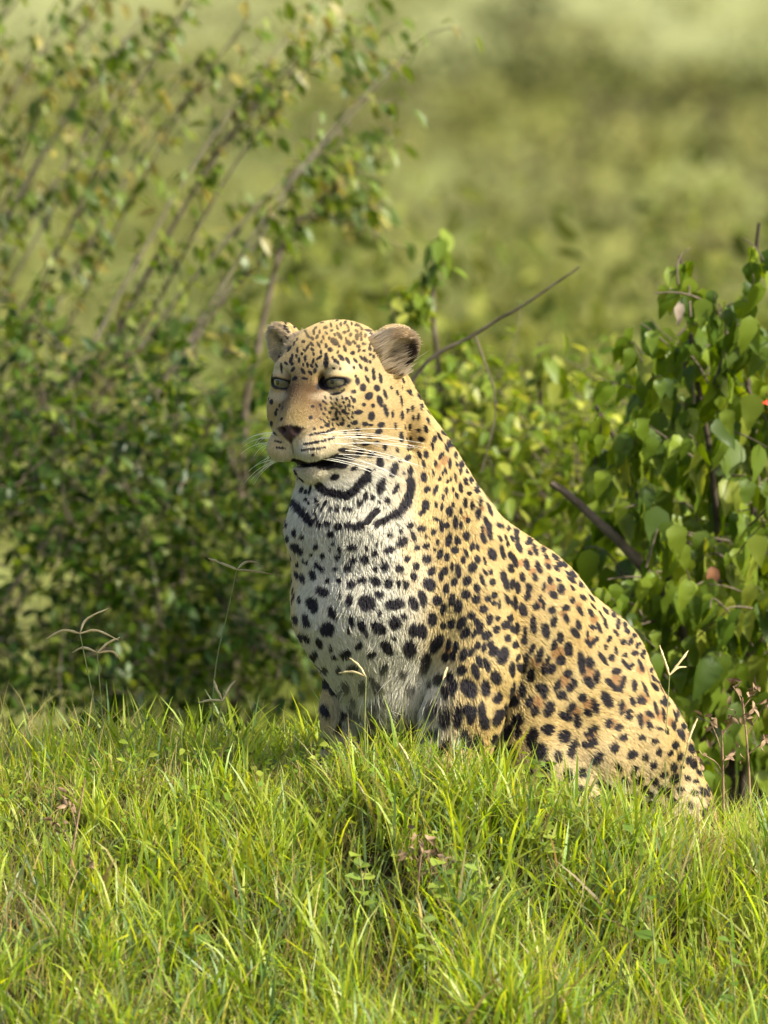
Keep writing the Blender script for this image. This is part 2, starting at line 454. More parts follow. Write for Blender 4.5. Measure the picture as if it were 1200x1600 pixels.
# right half of the collar, shoulder
sheet(620, 740, 6.0, [(250,35,40,28,90),(278,150,32,26,30),(362,150,50,20,70),(270,300,50,32,90),(235,365,40,22,40),(365,295,28,14,90),(365,428,30,15,170),(120,490,35,28,50),(28,535,20,18,0),(228,515,38,26,10),(340,550,35,24,60),(150,590,55,22,115),(185,695,28,24,0),(270,590,20,12,80),(270,680,34,24,20),(380,640,28,14,90),(355,715,18,12,90),(420,500,55,20,95),(468,485,30,24,90),(550,460,60,22,90),(600,485,40,14,90),(665,440,30,20,80),(485,625,65,26,75),(572,632,38,28,110),(545,722,36,32,0),(650,585,40,28,90),(45,645,50,40,40),(95,800,28,26,0),(178,870,36,28,90),(155,970,42,28,90),(25,900,32,30,0),(278,808,42,38,0),(325,918,42,34,60),(300,1040,62,50,140),(405,755,55,24,75),(470,785,36,22,90),(455,910,38,22,100),(415,960,55,22,85),(518,875,45,14,90),(577,915,62,24,95),(540,1020,38,30,90),(462,1085,48,28,80),(622,810,40,22,85),(648,745,45,15,115),(705,885,50,36,60),(755,805,38,24,100),(705,690,40,20,85),(752,690,35,14,110),(655,1010,50,38,60),(648,1135,45,38,120),(748,1075,45,26,110),(825,930,38,16,120),(800,1000,55,18,110),(878,925,30,18,90),(895,1020,28,28,0),(910,1140,28,24,0),(845,1170,28,24,0),
(865,540,80,24,95),(830,450,45,20,110),(810,610,55,25,110),(890,760,60,35,110),(800,520,40,12,90),(985,740,70,22,105),(1100,820,65,26,110),(1062,890,45,28,100),(965,610,30,15,110),(1015,600,28,14,110),(1035,660,30,18,80),(1075,610,35,15,110),(1140,690,60,26,110),(1005,1000,95,28,105),(1170,975,42,24,110),(1125,1070,55,28,100),(820,820,45,12,110),(760,380,50,26,90),(705,300,45,18,90),(640,280,42,20,90),(600,360,38,14,100),(495,360,45,30,95),(525,300,30,16,90),(420,310,36,14,80),(430,225,30,14,80),(460,160,35,16,90),(560,215,32,16,110),(595,135,45,20,100),(525,155,25,10,90),(675,190,22,16,0),(640,75,38,18,100),(690,60,35,20,80),(740,110,50,12,90),(500,55,20,12,90),(470,75,20,12,90),(400,50,20,14,90),(545,40,50,10,100),(780,270,45,18,90),(865,340,60,16,115),(960,490,40,20,150)],
[([(0,375),(60,300),(118,200),(132,120),(120,60)],36)])
# lower chest
sheet(440, 920, 6.0, [(300,155,70,45,120),(172,110,30,15,100),(240,300,62,30,110),(485,230,65,32,115),(435,378,65,58,30),(640,110,50,28,90),(800,135,80,65,150),(915,55,40,28,160),(655,310,55,22,100),(630,390,25,15,90),(755,345,60,36,110),(795,420,25,15,120),(910,365,75,48,140),(1060,315,62,50,110),(1145,258,32,24,150),(1060,145,90,42,5),(918,228,20,18,0),(1050,460,28,20,120),(985,550,75,38,125),(360,500,52,26,110),(500,635,28,22,0),(468,560,24,14,90),(605,605,52,40,20),(670,735,34,48,90),(850,610,45,28,30),(955,745,45,30,60),(760,885,50,35,100),(895,880,48,36,150),(490,935,55,40,120),(595,1120,60,45,80),(690,1005,30,30,0),(955,1000,35,28,0),(690,1100,30,40,90),(840,820,25,18,0),(1070,1080,60,30,0),(1000,1150,50,35,0),(880,1030,25,25,0)])
# foreleg
sheet(620, 920, 5.715, [(145,130,58,38,115),(225,85,72,32,105),(360,105,42,40,45),(435,20,28,24,90),(410,180,60,25,80),(490,105,55,25,80),(548,160,58,34,80),(613,55,40,32,130),(705,95,38,32,80),(715,10,25,20,120),(770,180,36,34,0),(665,238,34,32,0),(315,275,58,40,85),(415,330,32,22,90),(488,312,42,32,80),(578,300,60,34,65),(612,395,55,34,60),(715,300,40,28,110),(740,350,50,28,80),(690,400,40,18,60),(825,275,50,28,80),(898,268,24,22,90),(890,362,36,28,90),(865,55,28,24,30),(808,90,32,24,120),(862,130,22,18,0),(910,140,40,14,85),(145,365,55,42,100),(220,380,70,40,95),(110,535,75,52,95),(355,490,90,45,65),(255,655,90,45,75),(462,500,48,20,85),(530,515,50,24,90),(437,610,45,30,85),(503,600,45,24,80),(597,590,55,30,75),(665,565,40,24,60),(720,510,40,24,65),(775,530,45,20,90),(800,420,45,36,40),(835,500,35,28,60),(735,650,52,26,110),(800,680,60,24,110),(580,725,42,36,60),(705,740,72,30,108),(640,880,80,62,125),(785,880,68,38,90),(385,800,48,36,70),(300,842,32,30,0),(478,785,42,30,90),(505,870,62,32,80),(435,905,55,28,90),(330,1030,68,40,70),(425,1125,92,42,92),(533,1115,98,38,90),(620,1050,45,40,0),(665,1105,85,38,80),(750,1080,75,30,95),(770,1170,80,36,105),(315,1245,60,42,60),(435,1380,80,38,65),(608,1330,88,48,100),(715,1365,90,45,100),(550,1480,50,32,150),(785,1520,60,36,60),(945,600,75,48,70),(860,560,45,40,30),(880,790,60,40,110),(890,965,48,36,40),(895,1135,80,42,65),(1035,990,48,40,45),(990,1270,70,38,85),(860,1430,60,40,75),(1025,720,65,25,95),(225,960,40,30,60),(250,1140,30,30,0),(240,1420,40,35,0),(240,1290,36,30,90),(1050,130,60,26,95),(1120,190,50,30,100),(1070,350,45,28,90)])
# neck
sheet(640, 600, 7.5, [(30,285,35,18,90),(100,150,40,14,120),(130,270,40,12,90),(100,395,35,14,85),(42,405,25,12,90),(210,440,45,14,105),(105,550,24,22,0),(185,535,45,22,100),(132,655,32,28,0),(20,645,30,14,90),(110,830,42,22,110),(190,830,42,26,100),(280,660,60,22,60),(265,730,40,12,95),(340,620,60,16,120),(160,940,45,18,95),(160,1090,50,32,90),(425,760,45,18,110),(365,840,48,22,55),(480,690,50,24,145),(390,580,40,20,150),(300,930,35,14,85),(465,930,60,18,90),(530,835,36,20,100),(545,950,28,12,100),(615,890,60,20,105),(700,965,60,20,120),(590,1015,45,16,85),(665,1025,28,14,90),(415,1020,40,18,110),(380,1040,25,14,90),(270,1050,35,12,90),(600,740,60,14,125),(780,1030,45,14,115),(10,510,35,10,90),(10,100,40,14,110)])
# forehead and face
sheet(530, 490, 8.571, [(235,320,40,25,90),(125,395,45,28,135),(75,470,42,18,110),(255,440,28,24,0),(330,405,28,20,0),(180,530,30,26,0),(30,590,50,24,130),(115,630,50,22,120),(215,630,35,18,125),(285,710,38,18,120),(360,745,32,22,110),(195,725,25,18,90),(220,835,20,14,30),(455,780,45,20,95),(375,880,52,18,120),(460,855,40,20,100),(550,865,65,20,100),(245,905,50,26,95),(320,990,48,36,90),(500,1000,45,34,130),(195,1045,30,25,30),(610,1080,60,22,110),(395,1105,55,40,35),(540,1150,60,30,120),(100,1140,28,20,0),(200,1160,28,18,90),(850,900,38,14,115),(915,830,40,14,110),(930,1060,45,14,130),(770,1060,35,12,110),(820,1150,45,14,100),(690,1000,25,12,130),(345,300,25,14,90),(380,235,50,12,170),(240,165,35,15,160),(150,290,28,20,60),(70,255,25,18,0),(10,310,40,20,120),(330,140,45,12,155),(330,500,22,14,0),(350,620,40,20,120),(290,590,30,14,120),(410,650,25,12,120)])
sheet(400, 490, 8.571, [(1050,380,58,35,135),(995,485,30,30,0),(1110,290,45,22,130),(1140,590,50,26,130),(1075,640,50,22,140),(1040,735,22,14,0),(1130,740,20,12,0),(940,640,80,32,85),(935,560,40,20,80),(850,590,45,12,35),(770,540,25,15,120),(765,640,35,15,80),(790,765,36,20,80),(725,790,40,18,120),(630,770,45,20,120),(690,690,35,15,100),(470,620,45,22,70),(495,750,35,20,50),(520,870,35,25,20),(650,870,40,15,170),(580,620,35,14,90),(555,490,35,14,90),(635,375,24,20,0),(750,410,35,16,130),(840,420,40,16,120),(700,300,45,14,130),(370,355,30,22,30),(820,310,30,18,60),(930,190,25,20,0),(880,130,25,14,0),(690,450,50,12,60),(450,470,40,12,60),(340,560,50,14,80),(340,730,60,14,95),(900,320,30,14,100),(550,350,25,12,80),(660,600,40,12,90),(430,250,20,12,0),(510,280,25,12,150),(980,330,20,14,90),(1010,230,22,14,0),(800,200,24,12,40)],
[([(905,860),(850,930),(835,1000)],20),([(1010,1080),(1110,1068),(1185,1020)],10)])
sheet(530, 620, 8.571, [(430,255,58,40,80),(540,65,65,32,110),(620,190,80,28,105),(255,205,55,26,5),(330,105,25,22,0),(450,118,26,24,0),(200,50,30,22,90),(130,120,24,22,0),(60,190,30,22,40),(100,230,35,18,10),(15,130,24,22,0),(100,25,28,18,0),(60,75,20,12,120),(215,345,32,28,0),(125,388,22,18,0),(35,360,24,18,0),(345,365,38,28,0),(410,378,40,14,0),(560,375,42,32,20),(525,465,45,34,30),(245,435,28,22,0),(345,630,50,22,5),(500,610,30,20,20),(60,715,65,28,0),(270,755,62,35,40),(430,770,52,32,30),(545,870,70,45,95),(610,680,45,24,90),(725,980,90,48,70),(825,540,65,26,92),(835,250,58,22,88),(825,60,65,14,100),(710,240,50,10,90),(980,155,36,16,90),(950,415,42,16,90),(965,570,38,18,90),(920,190,30,10,90),(990,290,36,14,90),(1055,270,50,16,85),(905,820,48,36,30),(910,690,40,14,100),(775,715,30,16,90),(810,860,24,20,0),(945,1000,60,36,90),(1125,1070,62,36,90),(745,400,40,10,90),(200,960,50,25,30),(700,810,20,14,0),(855,1030,22,14,0),(465,975,20,18,0),(260,515,30,12,0),(410,545,30,10,0),(80,480,25,10,0),(210,620,25,10,0)],
[([(390,1000),(375,1100),(270,1175)],44)])
# muzzle
sheet(400, 620, 8.571, [(955,380,30,26,0),(880,410,24,18,0),(780,430,20,16,0),(760,130,22,18,0),(730,280,28,22,45),(1025,150,24,20,0),(1130,125,24,22,0),(1070,230,40,18,90),(1085,290,22,20,0),(1030,305,24,20,0),(1150,360,28,24,0),(1180,200,25,22,0),(990,210,24,10,110),(930,160,26,10,110),(860,110,24,8,120),(905,230,24,8,120),(760,770,18,10,0)],
[([(720,512),(760,503)],10),([(790,495),(830,490)],13),([(865,490),(910,485)],13),([(955,470),(1040,430)],13),([(650,632),(690,628)],9),([(720,625),(760,620)],11),([(785,610),(835,605)],13),([(880,595),(930,585)],14),([(975,572),(1045,545)],12),([(620,712),(650,710)],8),([(670,708),(700,705)],9),([(735,700),(775,697)],11),([(815,692),(850,690)],11),([(885,684),(920,680)],9),([(260,590),(335,612)],9),([(270,680),(390,690)],8),([(205,455),(270,510)],9)])
# flank
sheet(760, 800, 6.0, [(375,495,48,24,105),(485,520,60,22,110),(450,610,35,24,100),(330,610,38,24,90),(285,700,48,26,95),(400,715,45,30,130),(380,790,45,26,80),(455,360,55,20,110),(405,390,28,20,120),(370,300,20,14,140),(560,425,32,14,120),(575,515,32,22,140),(650,530,36,20,130),(595,645,38,24,110),(535,700,45,16,85),(670,640,30,14,150),(695,725,46,32,90),(625,780,48,28,145),(500,810,36,18,80),(465,885,34,26,60),(530,870,45,16,95),(610,920,32,32,0),(630,1025,55,30,80),(800,830,26,26,0),(740,900,40,28,20),(745,1000,48,24,110),(870,930,50,20,120),(900,805,40,18,140),(790,640,50,16,140),(800,715,32,12,120),(760,580,36,12,140),(855,1060,42,26,110),(825,1135,58,26,125),(975,950,45,20,120),(990,1085,28,20,140),(1050,1085,55,16,110),(1110,1045,50,16,110),(980,810,45,12,130),(1000,890,36,10,130),(1070,970,45,10,120),(1110,930,45,14,130),(260,860,68,24,100),(345,920,60,30,110),(440,1060,85,24,95),(550,1110,70,34,100),(280,1100,45,24,90),(360,1130,60,18,90),(940,1145,28,16,90)])
sheet(780, 980, 6.0, [(235,125,40,28,90),(570,95,50,30,95),(510,165,55,26,75),(645,205,65,38,100),(575,310,42,42,0),(305,205,48,22,70),(375,265,70,30,75),(235,340,85,28,75),(290,445,60,34,75),(445,320,50,20,70),(418,395,40,30,90),(488,390,45,32,60),(825,70,25,16,90),(765,335,100,32,95),(845,330,52,34,105),(835,515,65,36,130),(905,470,68,30,85),(640,430,38,36,0),(690,510,45,24,100),(650,565,36,30,60),(540,530,60,26,70),(575,625,42,38,20),(210,585,58,34,90),(390,565,60,45,150),(415,620,40,24,90),(270,690,58,32,70),(315,775,52,38,80),(450,755,80,44,65),(155,860,60,50,60),(165,970,60,24,90),(290,1030,90,45,75),(355,1160,78,70,30),(440,960,55,52,0),(650,745,55,34,50),(605,830,60,38,155),(715,870,62,34,95),(590,1020,60,50,60),(670,1130,80,36,70),(535,1200,50,32,100),(770,655,42,38,0),(875,730,75,28,105),(810,790,48,30,160),(995,680,78,42,115),(1125,745,65,24,80),(1005,890,45,36,90),(1095,930,36,28,20),(845,965,65,34,35),(860,1060,65,34,50),(790,1090,30,28,0),(1060,1110,48,36,90),(1140,1020,50,24,10),(900,1220,70,40,50),(970,300,75,20,125),(1050,285,28,28,0),(1030,115,35,22,60),(990,195,24,14,90),(1090,215,40,16,95),(1160,145,30,26,0),(1090,60,40,14,125),(1090,415,45,28,10),(1175,265,25,20,0),(115,590,75,22,75),(120,400,60,20,90),(430,1290,60,50,20),(250,1330,50,45,60)],
[([(815,130),(850,172),(910,112)],22),([(1010,500),(1070,568),(1120,575),(1160,475)],24),([(1150,320),(1200,375)],18)])
sheet(940, 960, 5.335, [(262,588,45,22,90),(240,720,45,20,110),(310,705,38,30,140),(210,825,45,28,80),(305,870,55,24,100),(385,820,36,22,140),(385,910,40,22,100),(320,1015,28,20,0),(500,830,60,14,95),(590,910,40,18,100),(530,960,32,16,110),(440,770,60,16,105),(350,620,60,14,110),(320,430,60,14,110),(270,325,32,20,0),(430,600,45,16,130),(420,530,30,14,120),(590,830,50,14,105),(655,985,50,20,110),(480,720,20,10,90),(240,1160,45,36,45),(510,1330,36,30,0),(300,1370,40,36,0),(870,1430,45,28,60),(800,1300,30,20,130),(465,940,24,16,0),(700,1350,24,18,0),(770,1380,24,18,0),(660,1255,20,14,0),(850,1330,18,14,0),(560,1150,30,22,40),(620,1060,26,18,0),(420,1040,30,22,30),(420,1250,34,26,60),(640,1440,30,24,0),(760,1480,30,24,0)],
[([(175,400),(230,448),(252,420)],15)])
BROWN = [(780,980,6,[(545,240,75),(605,500,60),(350,690,65),(690,780,60),(820,420,75),(820,720,60),(1090,500,65),(850,130,45),(1040,900,50),(845,1010,55),(1140,750,45),(420,360,50),(330,330,50),(150,640,40)]),
         (760,800,6,[(600,710,55),(500,860,45),(720,950,45),(430,560,40),(860,880,40),(570,470,40),(430,350,36),(1000,1010,45),(320,480,40)]),
         (620,740,6,[(840,540,45),(790,330,30),(640,420,30)]),(620,920,5.715,[(470,560,60),(450,870,45)]),(640,600,7.5,[(400,900,60),(330,960,40)]),(940,960,5.335,[(330,700,50),(350,860,50),(320,460,40),(470,830,50),(560,880,40)])]

def vnoise(P, f, seed=0):
    """smooth value noise in numpy"""
    q = P * f + seed * 17.3
    i = np.floor(q).astype(np.int64); t = q - i; t = t * t * (3 - 2 * t)
    def hsh(a, b, c):
        h = (a * 374761393 + b * 668265263 + c * 2147483647 + seed * 1274126177) & 0xffffffff
        h = ((h ^ (h >> 13)) * 1274126177) & 0xffffffff
        return ((h ^ (h >> 16)) & 0xffff) / 65535.0
    r = 0
    for a in (0, 1):
        for b in (0, 1):
            for c in (0, 1):
                wgt = (t[:, 0] if a else 1 - t[:, 0]) * (t[:, 1] if b else 1 - t[:, 1]) * (t[:, 2] if c else 1 - t[:, 2])
                r = r + wgt * hsh(i[:, 0] + a, i[:, 1] + b, i[:, 2] + c)
    return r

hwv = sstep(210, 140, np.linalg.norm(BV - H(15, 0, -40), axis=1))
q_ = BV @ np.stack([RT * 0.75 + UPV * 0.66, (-RT * 0.66 + UPV * 0.75) * 0.45, FW], 1)      # folds run down and back
disp = 9.0 * (vnoise(BV, 1 / 85.0, 51) - .5) + 5.0 * (vnoise(q_, 1 / 30.0, 52) - .5)
BV = BV + BN * (disp * (1 - hwv))[:, None]
bvh = BVHTree.FromPolygons([tuple(v) for v in BV / MM], [tuple(int(i) for i in q) for q in BQ])
def drop(px, py):
    """the coat's surface under a sheet coordinate"""
    o = C(px, py, -1500); dr = o - CAMP; dr /= np.linalg.norm(dr)
    h = bvh.ray_cast(Vector(o), Vector(dr), 3.0)
    if h[0] is None: return None
    n_ = np.array(h[1])
    return np.array(h[0]) * MM, (n_ if n_ @ dr < 0 else -n_)
MARKS = []       # centre, half length, half width, angle, kind
def add_mark(px, py, L, W, ang, kind=0):
    h = drop(px, py)
    if h is None: return
    MARKS.append((h[0], h[1], L, W, math.radians(ang), kind))
for ox, oy, sc, E, S in SHEETS:
    for (x, y, L, W, a) in E:
        add_mark(ox + x / sc, oy + y / sc, L / sc * (1.06 if oy + y / sc > 740 else 1.10), max(W / sc * (1.12 if oy + y / sc > 740 else 1.12), 2.0), a)
    for pts, hw in S:
        pts = np.array(pts, float) / sc; r = hw / sc * (1.5 if hw < 16 and sc > 8 else 1.08)
        for p, q in zip(pts[:-1], pts[1:]):
            n = max(2, int(np.linalg.norm(q - p) / (r * 0.55)) + 1)
            for t in np.linspace(0, 1, n):
                s = p + (q - p) * t
                add_mark(ox + s[0], oy + s[1], r, r, 0)
for ox, oy, sc, E in BROWN:
    for (x, y, r) in E:
        add_mark(ox + x / sc, oy + y / sc, r / sc, r / sc, 0, 1)
for k_ in range(14):
    t_ = k_ / 13.0
    add_mark(460 + 60 * t_, 721 + 5 * math.sin(t_ * 3.1), 5.0, 4.6, 0)
for x, y, L, W, a in ((521, 720, 17, 12, 0), (508, 727, 14, 8, 0), (534, 724, 10, 9, 0)):
    add_mark(x, y, L, W, a)
# far foreleg, far cheek, and fine flecks over the brow
for x, y, L, W, a in ((530,1078,9,6,60),(545,1102,9,7,90),(562,1122,8,6,90),(530,1130,9,6,70),(578,1095,7,5,90),(552,1150,9,6,80),(424,628,4,3,90),(431,646,4,2.5,90),(424,662,4,2.5,90),(437,634,3,2,90),(440,655,3,2,60),(428,572,3,2,60),(433,640,2.5,2,0)):
    add_mark(x, y, L, W, a)
fk = [(560, 520)]
taken = [(ox + x / sc, oy + y / sc) for ox, oy, sc, E, S in SHEETS for (x, y, *_r) in E]
fr_ = random.Random(2)
for k in range(600):
    x, y = fr_.uniform(445, 585), fr_.uniform(498, 572)
    if y > 560 and x > 500: continue
    if min((x - a) ** 2 + (y - b) ** 2 for a, b in taken) < 42: continue
    taken.append((x, y)); add_mark(x, y, fr_.uniform(2.6, 4.2), fr_.uniform(1.7, 2.4), fr_.uniform(60, 140))
gaps = np.where(((BN @ -FW) > 0.2) & (np.linalg.norm(BV - H(0, 0, -40), axis=1) > 175))[0]
rng.shuffle(gaps)
pxg, pyg = px_of(BV[gaps[:26000]] / MM)
cur = np.array([m_[0] for m_ in MARKS if m_[5] == 0]); curr = np.array([max(m_[2], m_[3]) for m_ in MARKS if m_[5] == 0])
for i, gx_, gy_ in zip(gaps[:26000], pxg, pyg):
    chest_ = gx_ < 660 and gy_ > 780
    if chest_ and gy_ < 950: continue
    p = BV[i]
    rr_ = random.uniform(4.8, 6.4) if gy_ < 1050 else random.uniform(6.5, 9.5)
    if gx_ > 940: rr_ *= 0.8
    dd_ = np.linalg.norm(cur - p, axis=1) - curr
    if dd_.min() < rr_ + (11.0 if chest_ else 6.5 if gy_ < 1050 else 8.0): continue
    MARKS.append((p, BN[i], rr_ * random.uniform(1.05, 1.5), rr_ * random.uniform(.75, 1), math.radians(random.uniform(50, 130)), 0))
    cur = np.vstack([cur, p]); curr = np.append(curr, rr_ * 1.2)
for k in range(400):
    x, y = fr_.uniform(498, 552), fr_.uniform(618, 664)
    if x < 498 + (664 - y) * 0.1 or min((x - a) ** 2 + (y - b) ** 2 for a, b in taken) < 34: continue
    taken.append((x, y)); add_mark(x, y, fr_.uniform(2.6, 3.8), 1.5, fr_.uniform(105, 130))
# the sides the sheets do not reach: rosettes strewn with even spacing
vis = ((BN @ -FW) > 0.22)
pxv, pyv = px_of(BV / MM)
cand = np.where(~vis | (pyv > 1215))[0]
hd = np.linalg.norm(BV - H(0, 0, -30), axis=1)
cand = cand[hd[cand] > 70]
for c_ in (EARN[0], EARF[0]): cand = cand[np.linalg.norm(BV[cand] - c_, axis=1) > 58]
rng.shuffle(cand)
cells = {}; nsp = 0
drawn = np.array([m_[0] for m_ in MARKS])
for i in cand[:9000]:
    p = BV[i]; head = hd[i] < 150
    sp = 17 if head else 30
    if np.min(np.linalg.norm(drawn - p, axis=1)) < sp * 0.8: continue
    key = tuple((p // 34).astype(int)); bad = False
    for dx in (-1, 0, 1):
        for dy in (-1, 0, 1):
            for dz in (-1, 0, 1):
                for (q, s2) in cells.get((key[0] + dx, key[1] + dy, key[2] + dz), ()):
                    if np.linalg.norm(q - p) < min(sp, s2): bad = True
    if bad: continue
    cells.setdefault(key, []).append((p, sp)); nsp += 1
    n = BN[i]; t1 = np.cross(n, (0.3, 0.2, 0.9)); t1 /= np.linalg.norm(t1); t2 = np.cross(n, t1)
    if head or random.random() < 0.35:
        MARKS.append((p, n, sp * random.uniform(.2, .3), sp * random.uniform(.15, .22), 0, 2))
    else:
        MARKS.append((p, n, 8.5, 8.5, 0, 3))
        a0 = random.random() * 6
        for j in range(3):
            a = a0 + j * 2.1 + random.uniform(-.3, .3)
            MARKS.append((p + (t1 * math.cos(a) + t2 * math.sin(a)) * 8.5, n, random.uniform(4.5, 6.5), random.uniform(4, 5), 0, 2))
print('marks', len(MARKS), nsp, time.time() - T00)

def headco(P):
    q = P - HO
    return q @ HF, q @ HL, q @ HU
CH = np.array([cmm(520, 775, -240), cmm(535, 850, -270), cmm(548, 950, -275), cmm(575, 1050, -250), cmm(610, 1120, -170)])
def polydist(P, L):
    d = np.full(len(P), 1e9)
    for a, b in zip(L[:-1], L[1:]):
        ba = b - a; t = np.clip((P - a) @ ba / (ba @ ba), 0, 1)
        d = np.minimum(d, np.linalg.norm(P - a - t[:, None] * ba, axis=1))
    return d
EYEO = [(H(93, s * 49, -8.0), s) for s in (-1, 1)]
def coat(P, N, jit=0.0):
    """colour of the coat at points P (mm)"""
    n = len(P)
    f, l, v = headco(P)
    hw = sstep(150, 95, np.linalg.norm(P - H(15, 0, -40), axis=1))
    nz = vnoise(P, 1 / 40.0, 1); n2 = vnoise(P, 1 / 9.0, 2); n3 = vnoise(P, 1 / 110.0, 3)
    tawny = np.array([0.385, 0.262, 0.084]); pale = np.array([0.490, 0.400, 0.185]); white = np.array([0.50, 0.475, 0.375]); rust = np.array([0.25, 0.120, 0.038])
    col = tawny + (pale - tawny) * (0.12 + 0.5 * nz)[:, None]
    pxx, pyy = px_of(P / MM)
    # deeper colour along the spine, paler flank below
    low = sstep(0.10, -0.06, P[:, 2] / MM)
    dw = polydist(P, CH)
    wht = sstep(152, 62, dw + (nz - .5) * 50)
    wht = np.maximum(wht, sstep(-0.25, -0.75, N[:, 2]) * (1 - hw))
    wht = np.maximum(wht, low * 0.38 * sstep(0.2, 0.9, N @ -FW) * sstep(770, 820, pxx))
    col = col + (white - col) * (wht * (1 - hw * 0.9))[:, None]
    # head
    fa = col.copy()
    bridge = sstep(50, 26, np.abs(l)) * sstep(50, 75, f) * sstep(25, -30, v) * sstep(-108, -88, v)
    ocher = np.array([0.098, 0.054, 0.021])
    tf = np.array([0.36, 0.232, 0.075]) * 0.80 + (pale - tawny) * (0.1 + 0.45 * nz)[:, None]
    fa = tf + (ocher - tf) * np.clip(bridge * 1.25, 0, 1)[:, None]
    mz = sstep(-74, -96, v) * sstep(40, 78, f) * np.maximum(sstep(16, 30, np.abs(l)), sstep(-100, -108, v))                       # muzzle sides and chin pale
    fa = fa + (white - fa) * (mz * 0.38)[:, None]
    ch = sstep(-112, -140, v); fa = fa + (white * 0.96 - fa) * (ch * 0.85)[:, None]
    for ec, s in EYEO:
        de = P - ec
        ab = np.sqrt((de @ HL / 30) ** 2 + ((de @ HU - 24) / 12) ** 2)
        fa = fa + (np.array([0.47, .39, .24]) - fa) * (sstep(1.3, 0.4, ab) * 0.7 * sstep(40, 70, f))[:, None]
        ub = np.sqrt(((de @ HL) / 28) ** 2 + ((de @ HU + 20) / 9) ** 2)
        fa = fa + (np.array([0.45, .36, .22]) - fa) * (sstep(1.3, 0.5, ub) * 0.6 * sstep(40, 70, f))[:, None]
    col = col + (fa - col) * hw[:, None]
    # ears: grey inside, dark backs with pale tips
    for (c, ax), big in ((EARN, 1), (EARF, 0)):
        q = (P - c) @ ax.T; r = np.linalg.norm(q / np.array([46, 50, 40]), axis=1)
        m_ = sstep(1.15, 0.95, r) * sstep(-30, -8, q[:, 1] + 8)
        facing = N @ ax[2]
        rad = np.sqrt((q[:, 0] / 42) ** 2 + (q[:, 1] / 46) ** 2)
        inner = m_ * sstep(0.0, 0.4, facing) * sstep(1.0, 0.84, rad)
        lat = sstep(-2, 14, ((P - c) @ HL) * 0.5 - ((P - c) @ HU) * 0.8)[:, None] if big else 0
        g = (np.array([0.40, 0.30, 0.185]) * (1 - lat) + np.array([0.035, 0.024, 0.020]) * lat) if big else np.array([0.36, 0.27, 0.155])
        col = col + (g * (0.55 + 0.9 * n2)[:, None] - col) * inner[:, None]
        rim = m_ * sstep(0.80, 1.0, rad)
        col = col + (np.array([0.46, 0.36, 0.24]) - col) * (rim * 0.85)[:, None]
        back = m_ * sstep(-0.1, -0.5, facing) * sstep(0.9, 0.6, rad)
        col = col + (np.array([0.03, 0.026, 0.024]) - col) * (back * (1.0 if big else 0.3))[:, None]
    # spots
    order = np.argsort(P[:, 0]); Xs = P[order, 0]
    dark = np.zeros(n); brown = np.zeros(n)
    jq = (n2 - 0.5) * 0.30 + (vnoise(P, 1 / 3.5, 5) - .5) * 0.22
    for (c, nn, L, W, ang, kind) in MARKS:
        R = max(L, W) * 2.2 + 4
        i0, i1 = np.searchsorted(Xs, (c[0] - R, c[0] + R))
        if i1 <= i0: continue
        idx = order[i0:i1]; o = P[idx] - c
        m_ = (np.abs(o) < R).all(1)
        idx = idx[m_]; o = o[m_]
        if not len(idx): continue
        if kind in (0, 1):
            x = o @ RT; y = o @ UPV
            ca, sa = math.cos(ang), math.sin(ang)
            q = np.sqrt(((x * ca + y * sa) / L) ** 2 + ((-x * sa + y * ca) / W) ** 2)
            q = np.where((N[idx] @ nn) > -0.1, q, 9)
        else:
            q = np.linalg.norm(o, axis=1) / L
        s = sstep(1.28, 0.86, q + jq[idx] * min(1.0, 6 / max(W, 1)) * 0.8)
        if kind in (0, 2): dark[idx] = np.maximum(dark[idx], s)
        else: brown[idx] = np.maximum(brown[idx], sstep(1.25, 0.6, q))
    # fine flecks on the far half of the brow and cheeks
    col = col + (rust - col) * (brown * 0.85 * (1 - wht))[:, None]
    blk = np.array([0.009, 0.0075, 0.010])
    soft = 1 - 0.35 * sstep(60, 20, np.abs(v - 95)) * hw
    # the belly spots are veiled by long pale hair
    veil = 1 - 0.25 * sstep(1010, 1080, pyy) * sstep(120, 60, dw)
    col = col + (blk - col) * (np.clip(dark, 0, 1) * soft * veil)[:, None]
    # lips, nose, eye rims
    lipd = sstep(9, 5, np.abs(v + 134 - 0.20 * np.abs(l))) * sstep(66, 56, np.abs(l)) * sstep(20, 45, f) * hw
    col = col + (np.array([0.02, 0.015, 0.014]) - col) * lipd[:, None]
    corner = sstep(1.15, 0.7, np.linalg.norm(np.stack([(f - 52) / 26, (np.abs(l) - 48) / 22, (v + 121) / 15], 1), axis=1))
    col = col + (np.array([0.022, 0.018, 0.018]) - col) * (corner * hw)[:, None]
    red = sstep(1.2, 0.6, np.linalg.norm(np.stack([(f - 100) / 16, (l - 2) / 22, (v + 144) / 6], 1), axis=1))
    col = col + (np.array([0.17, 0.045, 0.04]) - col) * (red * hw * 0.8)[:, None]
    for ec, s in EYEO:
        de = P - ec
        a0, a1, a2 = (de @ EYAX[s].T).T
        q = np.sqrt((a1 / 21.5) ** 2 + (a2 / 7.6) ** 2)
        near = sstep(30, 18, np.abs(a0))
        rim = sstep(1.42, 1.15, q) * near
        col = col + (np.array([0.015, 0.012, 0.012]) - col) * rim[:, None]
    return np.clip(col, 0.005, 1)

def nose_mask(P):
    f, l, v = headco(P)
    top = -70 - 2 * np.abs(l) / 10
    return sstep(116, 123, f + 0.05 * np.abs(l)) * sstep(2, -3, v - top) * sstep(-3, 2, v + 101 - np.abs(l) * 0.9) * sstep(30, 26, np.abs(l))

